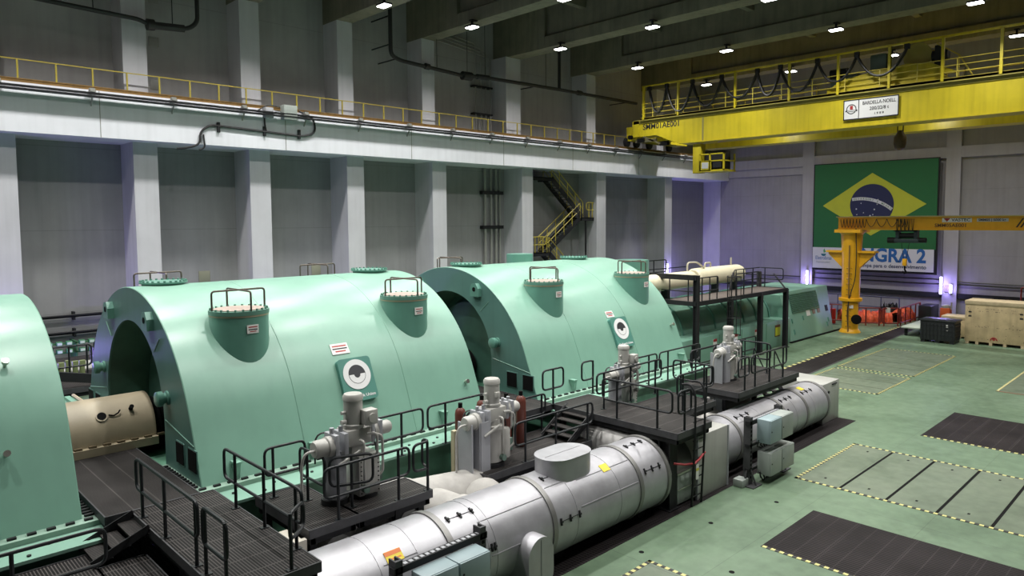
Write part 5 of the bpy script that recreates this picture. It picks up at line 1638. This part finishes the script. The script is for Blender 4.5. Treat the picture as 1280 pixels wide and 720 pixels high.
for i, chx in enumerate(msg):
    if chx == ' ': continue
    a = ok[-1] + (ok[0] - ok[-1]) * (i + .8) / (len(msg) + .6)
    R = Vector((0, -math.sin(a), math.cos(a))) * -1
    R = Vector((0, math.sin(a), -math.cos(a))) * -1
    Rr = Vector((0, -math.sin(a), math.cos(a)))
    if Rr.y > 0: Rr = -Rr
    U = Vector((0, math.cos(a), math.sin(a)))
    p = Vector(bandpt(a, lo_ + .05)) + Vector((-.004, 0, 0)) - Rr * .05
    b.text(chx, .14, p, Rr, U, 0, .02, depth=.002)
b.build('lettering', mat('flag_ink', (.05, .16, .06), .6, 0, 0), t)
b = MB()
random.seed(3)
for y, z, s in ((21.55, 8.3, .07), (21.0, 8.0, .05), (20.2, 8.25, .07), (20.5, 7.75, .08), (20.3, 7.85, .06), (20.6, 7.6, .06), (21.4, 7.6, .07), (21.5, 7.85, .05), (20.1, 7.7, .05), (19.3, 7.65, .05), (19.5, 7.55, .06), (20.9, 7.4, .06), (19.9, 7.35, .07), (19.95, 9.0, .06), (20.0, 8.65, .05), (21.2, 8.75, .05), (20.5, 7.2, .06), (21.1, 7.25, .05)):
    pts = []
    for k in range(10):
        a = PI / 2 + PI * k / 5; r = s * (1.15 if k % 2 == 0 else .5)
        pts.append((y + r * math.cos(a), z + r * math.sin(a)))
    b.prism(pts, 'X', FXP - .085, FXP - .07)
b.build('star', BANW, t)
b = MB(); b.box(FXP - .06, FXP - .0, 15.95, 24.95, 3.5, 5.2); bn = b.build('white_panel', BANW, t)
b = MB(); b.text('ANGRA 2', 1.0, (FXP - .066, 22.0, 4.2), (0, -1, 0), (0, 0, 1), 0, .045, wid=5.6, depth=.003); b.build('lettering', INKB, bn)
b = MB(); b.text('Energia limpa para o desenvolvimento', .28, (FXP - .066, 22.35, 3.72), (0, -1, 0), (0, 0, 1), 0, .03, wid=5.9, depth=.003); b.build('lettering', mat('banner_navy', (.03, .04, .12), .6, 0, 0), bn)
b = MB(); b.text('Eletrobras', .3, (FXP - .066, 24.72, 4.2), (0, -1, 0), (0, 0, 1), 0, .01, wid=1.3, depth=.003); b.build('lettering', mat('banner_soft_blue', (.10, .17, .36), .6, 0, 0), bn)
b = MB(); b.text('Eletronuclear', .16, (FXP - .066, 24.65, 3.92), (0, -1, 0), (0, 0, 1), 0, .0, wid=1.15, depth=.003); b.build('lettering', mat('banner_grey', (.33, .35, .42), .6, 0, 0), bn)
b = MB()
c = (24.05, 4.72)
b.prism([(c[0] + .2 * math.cos(a), c[1] - .04 + .2 * math.sin(a)) for a in [PI + PI * k / 14 for k in range(15)]], 'X', FXP - .068, FXP - .06)
b.prism([(c[0] - .02, c[1] + .02), (c[0] - .18, c[1] + .12), (c[0] - .05, c[1] + .4), (c[0] + .03, c[1] + .2)], 'X', FXP - .068, FXP - .06, 1)
b.build('emblem', [mat('emblem_teal', (.02, .14, .20), .6, 0, 0), mat('emblem_leaf', (.10, .30, .12), .6, 0, 0)], bn)

# ================================================================== FLOOR COVERS
def strip_mesh(b, x0, x1, y0, y1, w=.07, skip=''):
    z = .012
    if 'N' not in skip: b.box(x0, x1, y1 - w, y1, 0, z, 0)
    if 'S' not in skip: b.box(x0, x1, y0, y0 + w, 0, z, 0)
    if 'W' not in skip: b.box(x0, x0 + w, y0, y1, 0, z, 1)
    if 'E' not in skip: b.box(x1 - w, x1, y0, y1, 0, z, 1)


def hatch(label, x0, x1, y0, y1, gaps, axis='X', skip='', mats_=None, gapw=.075):
    t = thing('floor_hatch', label, 'floor hatch', ((x0 + x1) / 2, (y0 + y1) / 2, 0))
    b = MB(); strip_mesh(b, x0, x1, y0, y1, .09, skip); b.build('striped_border', mats_ or [HZX, HZY], t)
    b = MB(); b.box(x0 + .09, x1 - .09, y0 + .09, y1 - .09, 0, .004); b.build('gap_bed', BLACK, t)
    e = sorted([(y0 if axis == 'X' else x0) + .09] + list(gaps) + [(y1 if axis == 'X' else x1) - .09])
    for i in range(len(e) - 1):
        a, c = e[i] + (gapw / 2 if i else 0.01), e[i + 1] - (gapw / 2 if i < len(e) - 2 else 0.01)
        b = MB()
        if axis == 'X':
            b.box(x0 + .1, x1 - .1, a, c, 0, .010)
            for hx in (x0 + .6, x1 - .6):
                b.box(hx - .05, hx + .05, (a + c) / 2 - .03, (a + c) / 2 + .03, .010, .012, 1)
        else:
            b.box(a, c, y0 + .1, y1 - .1, 0, .010)
        b.build('cover_panel', [HATCHF, BLACK], t)
    return t


hatch('floor hatch of six green panels with striped border, right foreground', 19.98, 24.5, .6, 8.8, (7.55, 6.35, 5.15, 3.95, 2.6, 1.4))
hatch('small striped floor hatch corner at the bottom edge of the picture', 9.6, 12.8, 5.6, 8.85, ())
thinb = [mat('border_pale', (.45, .42, .2), .6, 0, .3, 8), mat('border_rust', (.20, .09, .05), .6, 0, .2)]
hatch('faint green floor hatch behind the end of the silver pipe, nearer of two', 32.1, 36.55, 10.6, 14.15, (33.3, 34.8), 'Y', mats_=[HZX, HZY], gapw=.05)
hatch('faint green floor hatch in front of the black box, farther of two', 36.95, 44.1, 10.6, 14.2, (38.6, 39.9, 41.3), 'Y', mats_=[HZX, HZY], gapw=.05)
hatch('floor hatch cut by the right edge in front of the wooden crate', 36.3, 43.5, 1.0, 7.2, (4.0,), 'X', mats_=thinb)


def floor_grate(label, x0, x1, y0, y1, m=None, skip='NEW'):
    t = thing('floor_grating', label, 'floor grating', ((x0 + x1) / 2, (y0 + y1) / 2, 0))
    b = MB(); b.box(x0, x1, y0, y1, 0, .008); b.build('bars', m or GRF, t)
    b = MB(); strip_mesh(b, x0 - .09, x1 + .09, y0, y1, .09, skip); b.build('striped_border', [HZX, HZY], t) if len(b.v) else None
    return t


floor_grate('large dark floor grating at the lower right edge, nearest the camera', 15.25, 18.05, .0, 7.43, skip='NSE')
floor_grate('dark floor grating at the right edge behind the six-panel hatch', 27.1, 31.2, .5, 7.5, skip='NSE')
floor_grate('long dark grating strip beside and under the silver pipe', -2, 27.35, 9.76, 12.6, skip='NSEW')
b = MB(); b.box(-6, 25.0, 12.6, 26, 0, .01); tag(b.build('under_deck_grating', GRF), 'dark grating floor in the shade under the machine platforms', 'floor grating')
t = thing('floor_grating', 'narrow dark grating strip with a striped edge running to the red railing', 'floor grating', (42, 15, 0))
b = MB(); b.prism([(27.5, 14.15), (53.0, 15.35), (53.5, 16.3), (27.5, 15.6)], 'Z', 0, .008); b.build('bars', GRF, t)
b = MB(); b.prism([(27.5, 15.6), (53.5, 16.3), (53.5, 16.5), (27.5, 15.75)], 'Z', 0, .012); b.build('striped_border', HZF, t)
b = MB(); b.prism([(27.5, 14.05), (53.0, 15.25), (53.0, 15.35), (27.5, 14.15)], 'Z', 0, .01); b.build('edge_frame', FASC, t)

# scuffs: small black floor sockets
for x, y, lab in ((13.0, 9.2, 'small black floor socket near the long grating strip, nearest'), (15.5, 8.9, 'small black floor socket between the strip and the small striped hatch'), (17.9, 8.35, 'small black floor socket in front of the pale pipe box'), (13.6, 7.3, 'small black floor socket left of the large dark grating')):
    b = MB(); b.cyl((x, y, 0), (x, y, .006), .06, seg=16); tag(b.build('floor_socket', BLACK), lab, 'floor socket')

# ================================================================== CABINET STANDS
def stand(label, x0, base=True):
    t = thing('cabinet_stand', label, 'stand', (x0 + .9, 9.5, 0))
    b = MB()
    for x in (x0, x0 + 1.85):
        b.mark(); b.box(x - .07, x + .07, 9.42, 9.47, 0, 1.95); b.box(x - .07, x - .04, 9.47, 9.62, 0, 1.95); b.box(x + .04, x + .07, 9.47, 9.62, 0, 1.95); b.box(x - .25, x + .25, 9.2, 9.75, 0, .03)
        for k in range(14):
            b.box(x - .03, x + .03, 9.412, 9.42, .2 + .12 * k, .26 + .12 * k, 1)
        b.bar((x, 9.25, .03), (x, 9.45, .5), .04, .04); b.bar((x + .25, 9.5, .03), (x + .05, 9.5, .5), .04, .04); b.bar((x - .25, 9.5, .03), (x - .05, 9.5, .5), .04, .04)
    b.build_each('upright', [FASC, BLACK], t)
    b = MB(); b.box(x0 - .1, x0 + 1.95, 9.42, 9.56, 1.72, 1.84)
    for k in range(16): b.box(x0 + .02 + .115 * k, x0 + .09 + .115 * k, 9.45, 9.53, 1.84, 1.845, 1)
    b.box(x0 - .1, x0 + 1.95, 9.42, 9.56, 1.1, 1.18); b.box(x0 - .1, x0 + 1.95, 9.42, 9.56, .4, .48)
    b.build('perforated_rail', [STEEL, GREYB], t)
    b = MB()
    for k in range(6):
        b.mark(); b.tube([(x0 + .3 + .2 * k, 9.35, 1.25), (x0 + .32 + .2 * k, 9.4, 1.05), (x0 + .6 + .1 * k, 9.42, .95)], .02, 6); b.mark(); b.tube([(x0 + .3 + .2 * k, 9.3, .35), (x0 + .35 + .2 * k, 9.3, .2), (x0 + .6 + .1 * k, 9.35, .02)], .025, 6)
    b.build_each('cable', CABLE, t)
    return t


def cabinet(label, x0, x1, z0, z1, m, y0=9.0):
    t = thing('electrical_box', label, 'electrical box', ((x0 + x1) / 2, 9.2, z0), 'electrical boxes on the two floor stands')
    MB().box(x0, x1, y0 + .03, 9.41, z0, z1, 0, .015).build('body', m, t)
    b = MB(); b.box(x0 + .01, x1 - .01, y0, y0 + .03, z0 + .01, z1 - .01, 0, .008); d = b.build('door', m, t)
    b = MB(); b.cyl((x0 + .08, y0 - .01, z0 + .35), (x0 + .08, y0 + .01, z0 + .35), .02, seg=10); b.build('lock', STEEL, d)
    return t


stand('steel stand with perforated rail carrying grey boxes, at the bottom edge', 6.55)
cabinet('left upper electrical box on the stand at the bottom edge', 6.78, 7.48, 1.15, 1.72, BLUEC); cabinet('right upper electrical box on the stand at the bottom edge', 7.5, 8.2, 1.15, 1.72, BLUEC)
cabinet('pale electrical box left of the stand at the bottom edge', 5.9, 6.35, 1.15, 1.68, GREYC, 8.98)
stand('steel stand with perforated rail carrying grey boxes, beside the far pipe', 18.55)
cabinet('upper left electrical box on the stand beside the far pipe, bluish door', 18.85, 19.55, 1.18, 1.86, BLUEC); cabinet('upper right electrical box on the stand beside the far pipe', 19.57, 20.3, 1.18, 1.86, GREYC)
cabinet('lower left electrical box on the stand beside the far pipe', 18.9, 19.6, .25, .92, GREYC); cabinet('lower right electrical box on the stand beside the far pipe', 19.62, 20.4, .25, .92, GREYC)
b = MB(); b.box(18.15, 18.5, 9.45, 9.75, 0, .22, 0, .02); tag(b.build('floor_box', GREYC), 'small grey box on the floor left of the far cabinet stand', 'box')

# ================================================================== CRATES, BOXES
t = thing('wooden_crate', 'tall plywood crate standing at the right edge', 'crate', (50, 9.9, 0))
MB().box(49.2, 50.9, 8.4, 11.45, .16, 2.42, 0, .01).build('panel', WOOD, t)
b = MB(); b.box(49.16, 50.95, 8.37, 11.48, 2.38, 2.60, 0, .01); b.build('lid', WOODL, t)
for y in (8.55, 9.4, 10.1, 10.8, 11.3):
    MB().box(49.18, 50.9, y - .08, y + .08, 0, .16).build('skid', WOODL, t)
b = MB()
random.seed(11)
for k in range(60):
    y, z = random.uniform(8.5, 11.4), random.choice((.35, 1.05, 1.1, 2.0, 2.15, random.uniform(.3, 2.2)))
    b.cyl((49.19, y, z), (49.205, y, z), .018, seg=6)
for y0, z0 in ((11.2, 1.95), (11.2, 1.7), (8.65, 2.0), (8.65, 1.75)):
    b.box(49.192, 49.2, y0 - .08, y0 + .08, z0 - .07, z0 + .02); b.bar((49.195, y0, z0), (49.195, y0, z0 + .16), .03, .006)
b.build('stencil_mark', INK, t)
b = MB(); b.tube([(49.19, 9.95 + .16 * math.cos(a), .32 + .16 * math.sin(a)) for a in [PI * k / 10 for k in range(11)]], .03, 6); b.cyl((49.185, 9.95, .38), (49.195, 9.95, .38), .07, mi=0); b.build('handling_mark', INKR, t)
t = thing('wooden_crate', 'low pale crate between the black box and the tall plywood crate', 'crate', (51.3, 12.2, 0))
MB().box(50.9, 52.2, 11.2, 13.1, .12, 1.2, 0, .01).build('panel', WOOD, t); MB().box(50.85, 52.25, 11.15, 13.15, 1.2, 1.36, 0, .01).build('lid', WOODL, t)
for y in (11.4, 12.1, 12.9): MB().box(50.9, 52.2, y - .07, y + .07, 0, .12).build('skid', WOODL, t)
t = thing('plastic_bin', 'black plastic pallet bin on the green floor beside the crates', 'bin', (48.8, 12.6, 0))
b = MB(); b.box(48.05, 49.35, 11.7, 13.55, .14, 1.34, 0, .03)
for k in range(9):
    b.box(48.02, 48.06, 11.8 + .2 * k, 11.84 + .2 * k, .2, 1.2); b.box(48.1 + .14 * k, 48.14 + .14 * k, 11.67, 11.71, .2, 1.2)
for z in (.45, .75, 1.05): b.box(48.02, 48.06, 11.72, 13.53, z, z + .05); b.box(48.07, 49.33, 11.67, 11.71, z, z + .05)
b.build('body', PLAST, t)
MB().box(47.98, 49.42, 11.63, 13.62, 1.3, 1.4, 0, .03).build('lid', PLAST, t)
for y in (11.85, 12.6, 13.4): MB().box(48.1, 49.3, y - .12, y + .12, 0, .15).build('foot', PLAST, t)
b = MB(); b.box(48.03, 48.045, 12.0, 12.15, 1.0, 1.15); b.box(48.03, 48.045, 12.0, 12.12, .75, .82); b.build('label_plate', LABEL, t)
t = thing('metal_table', 'low grey plate on dark feet beyond the black bin', 'table', (51, 14.6, 0))
MB().box(49.6, 53.5, 13.7, 15.1, .5, .6, 0, .02).build('top', mat('plate_pale_green', (.36, .40, .34), .5), t)
for x in (50, 53.1):
    for y in (13.9, 14.9): MB().box(x - .08, x + .08, y - .08, y + .08, 0, .5).build('leg', STEEL, t)
t = thing('orange_machine', 'small orange machine with grey cap behind the low crate', 'machine', (56, 14.2, 0))
b = MB(); b.box(55.7, 56.3, 13.9, 14.5, 0, 1.3, 0, .05); b.build('body', mat('machine_orange', (.55, .10, .02), .5), t); b = MB(); b.lathe([(.28, 0), (.28, .15), (.15, .22)], (56.0, 14.2, 1.3), (0, 0, 1), 18); b.cyl((55.9, 13.85, 1.2), (55.9, 13.85, 1.7), .05); b.build('cap', BOXW, t)
t = thing('orange_machine', 'orange cabinet partly hidden behind the tall plywood crate', 'machine', (55, 11.9, 0))
b = MB(); b.box(55, 56, 11.3, 12.7, 0, 2.1, 0, .06); b.build('body', mat('machine_orange', (.55, .10, .02), .5), t); b = MB(); b.box(55.2, 55.9, 11.4, 12.5, 2.1, 2.2); b.build('cap', STEEL, t)
t = thing('orange_machine', 'orange-red hoist equipment with red frame at the right edge behind the crate', 'machine', (56.5, 7.9, 0))
b = MB(); b.box(56, 57, 6.8, 8.9, 0, 2.75, 0, .05); b.cyl((56, 8.0, 2.6), (57, 8.0, 2.6), .3); b.build('body', mat('machine_orange', (.55, .10, .02), .5), t)
b = MB(); b.tube(fillet([(55.9, 9.9, 0), (55.9, 9.9, 3.0), (55.9, 6.2, 3.0)], .15), .05, 8); b.tube([(55.9, 9.4, 0), (55.9, 9.4, 3.0)], .04, 8); b.tube([(55.9, 7.0, 0), (55.9, 7.0, 3.0)], .05, 8); b.tube([(55.95, 8.5 + .45 * math.cos(a), 2.55 + .45 * math.sin(a)) for a in [2 * PI * k / 20 for k in range(16)]], .04, 6); b.build('frame', REDR, t)

# red railing round the floor opening with orange sheets inside
t = thing('floor_opening', 'dark opening in the floor behind the red railing', 'opening', (56.5, 19.5, 0)) if False else None
RG = 'red railings round the opening by the end wall'
railing('red tube railing behind the louvred housing, left of the jib pillar', [(51.0, 21.8), (51.8, 19.4)], 0, h=1.45, mid=.35, m=REDR, r=.045, group=RG, posts=[.05, .35, .65, .95])
railing('red tube railing section just right of the jib pillar', [(52.0, 19.3), (53.2, 17.5)], 0, h=1.25, mid=.2, m=REDR, r=.045, group=RG, posts=[.1, .55, .95])
railing('red tube railing section with the white notice', [(53.2, 17.4), (53.9, 16.5)], 0, h=1.25, mid=.2, m=REDR, r=.045, group=RG, posts=[.1, .9])
railing('red tube railing running back to the end wall', [(54.0, 16.5), (58.8, 16.6)], 0, h=1.25, mid=.2, m=REDR, r=.045, group=RG, posts=[.02, .25, .5, .75, .97])
railing('blue-grey tube railing along the foot of the end wall behind the red railing', [(58.6, 24.5), (58.6, 18)], 0, h=1.5, mid=.7, m=mat('rail_blue', (.08, .08, .16), .5), r=.045, posts=[.05, .3, .55, .8])
b = MB(); b.box(53.35, 53.4, 16.95, 17.25, .95, 1.3); tag(b.build('notice', LABEL), 'small white notice on the red railing', 'sign')


def drape(label, pts, h, col, w=.9):
    """crumpled sheeting heap following plan points"""
    random.seed(len(label))
    b = MB()
    vs, fs = [], []
    P = [Vector((x, y, 0)) for x, y in pts]
    n = 40
    prof = 9
    for k in range(n + 1):
        s = k / n * (len(P) - 1); i = min(int(s), len(P) - 2); p = P[i].lerp(P[i + 1], s - i)
        d = (P[i + 1] - P[i]).normalized(); sd = Vector((d.y, -d.x, 0))
        hh = h * random.uniform(.72, 1.1)
        for j in range(prof):
            a = PI * j / (prof - 1)
            rr = random.uniform(.85, 1.12)
            vs.append((p + sd * (w * .5 * math.cos(a) * rr) + Vector((0, 0, hh * math.sin(a) ** .6 * (rr if 0 < j < prof - 1 else 0))))[:])
    for k in range(n):
        for j in range(prof - 1):
            fs.append((k * prof + j, k * prof + j + 1, (k + 1) * prof + j + 1, (k + 1) * prof + j))
    b.add(vs, fs)
    return tag(b.build('tarpaulin', col, None, 60), label, 'tarpaulin')


drape('crumpled orange sheeting heaped behind the red railing', [(53.4, 20.4), (54.6, 18.6), (55.3, 17.6)], .9, ORNG, 1.5)
drape('crumpled orange sheeting heap running back beside the red railing', [(55.6, 17.3), (57.0, 17.2), (58.3, 17.2)], .85, ORNG, .9)
drape('dark cloth lying on the orange sheeting behind the red railing', [(56.4, 18.6), (56.6, 17.9), (57, 17.7)], 1.25, CABLE, .5)
b = MB(); b.box(57.6, 59.5, 15.55, 16.4, 0, 1.15, 0, .04); tag(b.build('dark_bin', PLAST), 'dark bin against the end wall at the end of the red railing', 'bin')
b = MB(); b.box(52.2, 52.8, 21.0, 21.8, 0, .9, 0, .04); tag(b.build('floor_box', LABEL), 'white box low behind the red railing left of the jib pillar', 'box')
b = MB(); b.cyl((51.9, 20.3, .05), (51.9, 20.3, 1.1), .2, seg=14); tag(b.build('fire_extinguisher', mat('ext_red', (.5, .02, .01), .4)), 'red cylinder behind the railing left of the jib pillar', 'extinguisher')

# ================================================================== FAR DECK BEHIND THE GAP
platform('far dark deck behind the casings on the left wall side', -4, 13, 26.6, 33.0, ZA, GRX, legs=((0, 27), (5, 27), (9, 27), (0, 32.5), (9, 32.5)))
b = MB(); b.box(5.6, 9.4, 29.6, 30.6, ZA, ZA + .06); b.box(5.4, 8.2, 30.6, 31.2, ZA, ZA + .1)
tag(b.build('pale_plinth', BOXW), 'pale plinth on the far deck between the two casings', 'plinth')
for i, (x, y, w) in enumerate(((7.0, 34.6, 0), (8.2, 34.6, 0))):
    t = thing('valve_rack', ('green valve rack on the grey wall, left one between the casings' if i == 0 else 'green valve rack on the grey wall, right one beside the middle casing'), 'rack', (x, y, 1.9))
    b = MB(); b.box(x - .55, x + .55, y - .05, y + .05, 2.02, 2.08); b.box(x - .55, x + .55, y - .05, y + .05, 2.42, 2.48); b.box(x - .55, x - .5, y - .05, 35.6, 0, 2.5); b.build('frame', mat('rack_green', (.05, .17, .08), .5), t)
    for k in range(3):
        for z in (2.05, 2.38):
            b = MB(); b.box(x - .45 + .36 * k, x - .22 + .36 * k, y - .2, y + .05, z, z + .17, 0, .02); b.box(x - .42 + .36 * k, x - .25 + .36 * k, y - .21, y - .2, z + .03, z + .14, 1); b.build('valve_box', [mat('rack_green', (.05, .17, .08), .5), mat('rack_pale', (.45, .55, .45), .5)], t)
railing('dark railing on the far deck between the left and middle casings', [(5.3, 28.0), (6.65, 28.0)], ZA, h=1.2, posts=[.15, .5, .9], r=.03)
railing('taller dark railing on the far deck next to the middle casing', [(6.75, 28.0), (8.5, 28.0)], ZA, h=1.3, posts=[.1, .5], r=.03)
b = MB(); b.bar((5.2, 26.9, 2.55), (7.4, 26.4, 2.15), .12, .3); tag(b.build('steel_beam', STEEL), 'dark slanting steel beam on the far deck between the casings', 'beam')
b = MB()
for k in range(5):
    b.cyl((5.7 + .22 * k, 29.0, ZA), (5.7 + .22 * k, 29.0, ZA + .35 + .1 * (k % 3)), .09, seg=10); b.box(5.62 + .22 * k, 5.8 + .22 * k, 28.92, 29.08, ZA + .3, ZA + .5)
tag(b.build('valve_row', mat('valve_olive', (.18, .22, .10), .5)), 'row of small olive valves on the far deck behind the dark railing', 'valves')
b = MB(); b.box(7.0, 7.5, 29, 29.5, ZA, ZA + .9, 0, .05); b.cyl((7.25, 29.25, ZA + .9), (7.25, 29.25, ZA + 1.2), .15)
tag(b.build('dark_pump', STEEL), 'dark pump on the far deck beside the middle casing', 'pump')
t = thing('lip_frame', 'mint framed floor plate at the far foot of the middle casing', 'plate', (5.2, 23.6, 2.1))
b = MB(); b.box(4.4, 5.2, 23.4, 25.3, ZA, ZA + .03); b.box(5.15, 5.3, 22.4, 25.0, ZA, ZA + .12); b.build('plate', MINT, t)
b = MB(); b.tube([(5.35, 22.3, ZA + .16), (5.35, 24.8, ZA + .16)], .05, 6); b.build('pipe', CREAM, t)
# conduits and pipes in the shade under the raised walkway
t = thing('conduit_bundle', 'bent silver conduits under the raised walkway at the bottom edge', 'pipes', (3.6, 11.8, 0))
b = MB()
for k in range(3):
    b.tube(fillet([(3.75 - .1 * k, 13.0, .02), (3.75 - .1 * k, 13.0, 1.3 - .15 * k), (3.75 - .1 * k, 11.3 + .2 * k, 1.3 - .15 * k), (3.75 - .1 * k, 11.3 + .2 * k, .02)], .25), .05, 8)
b.build('conduit', STAIN, t)
t = thing('cream_board', 'cream board between the raised walkway and the first actuator platform', 'board', (5.9, 12.2, 0))
b = MB(); b.box(5.62, 6.12, 11.7, 11.8, 0, 1.72); b.build('board', mat('board_cream', (.5, .47, .40), .6), t); b = MB(); b.box(5.66, 6.08, 11.8, 12.4, 0, 1.7); b.build('return', mat('board_cream', (.5, .47, .40), .6), t)
t = thing('pipe_cluster', 'dark pipe stubs and flanges in the shade under the first actuator platform', 'pipes', (8, 12.4, 0))
for x, z in ((6.9, 1.2), (7.8, 1.05), (8.6, 1.2)):
    b = MB(); b.cyl((x, 12.0, z), (x, 13.2, z), .22, seg=18); b.cyl((x, 11.95, z), (x, 12.05, z), .28, seg=18); b.build('stub', CONDU, t)
b = MB(); b.box(6.6, 8.9, 13.0, 13.2, 0, 1.3); b.build('frame', STEEL, t)
t = thing('rubber_hose', 'grey hose looped under the left edge of the ladder platform', 'hose', (15.2, 11.7, 0))
b = MB(); b.tube(fillet([(15.25, 11.0, 1.75), (14.9, 11.3, 1.6), (14.95, 11.9, 1.35), (15.25, 12.0, 1.3), (15.3, 12.0, .02)], .2), .035, 8); b.build('hose', STAIN, t)
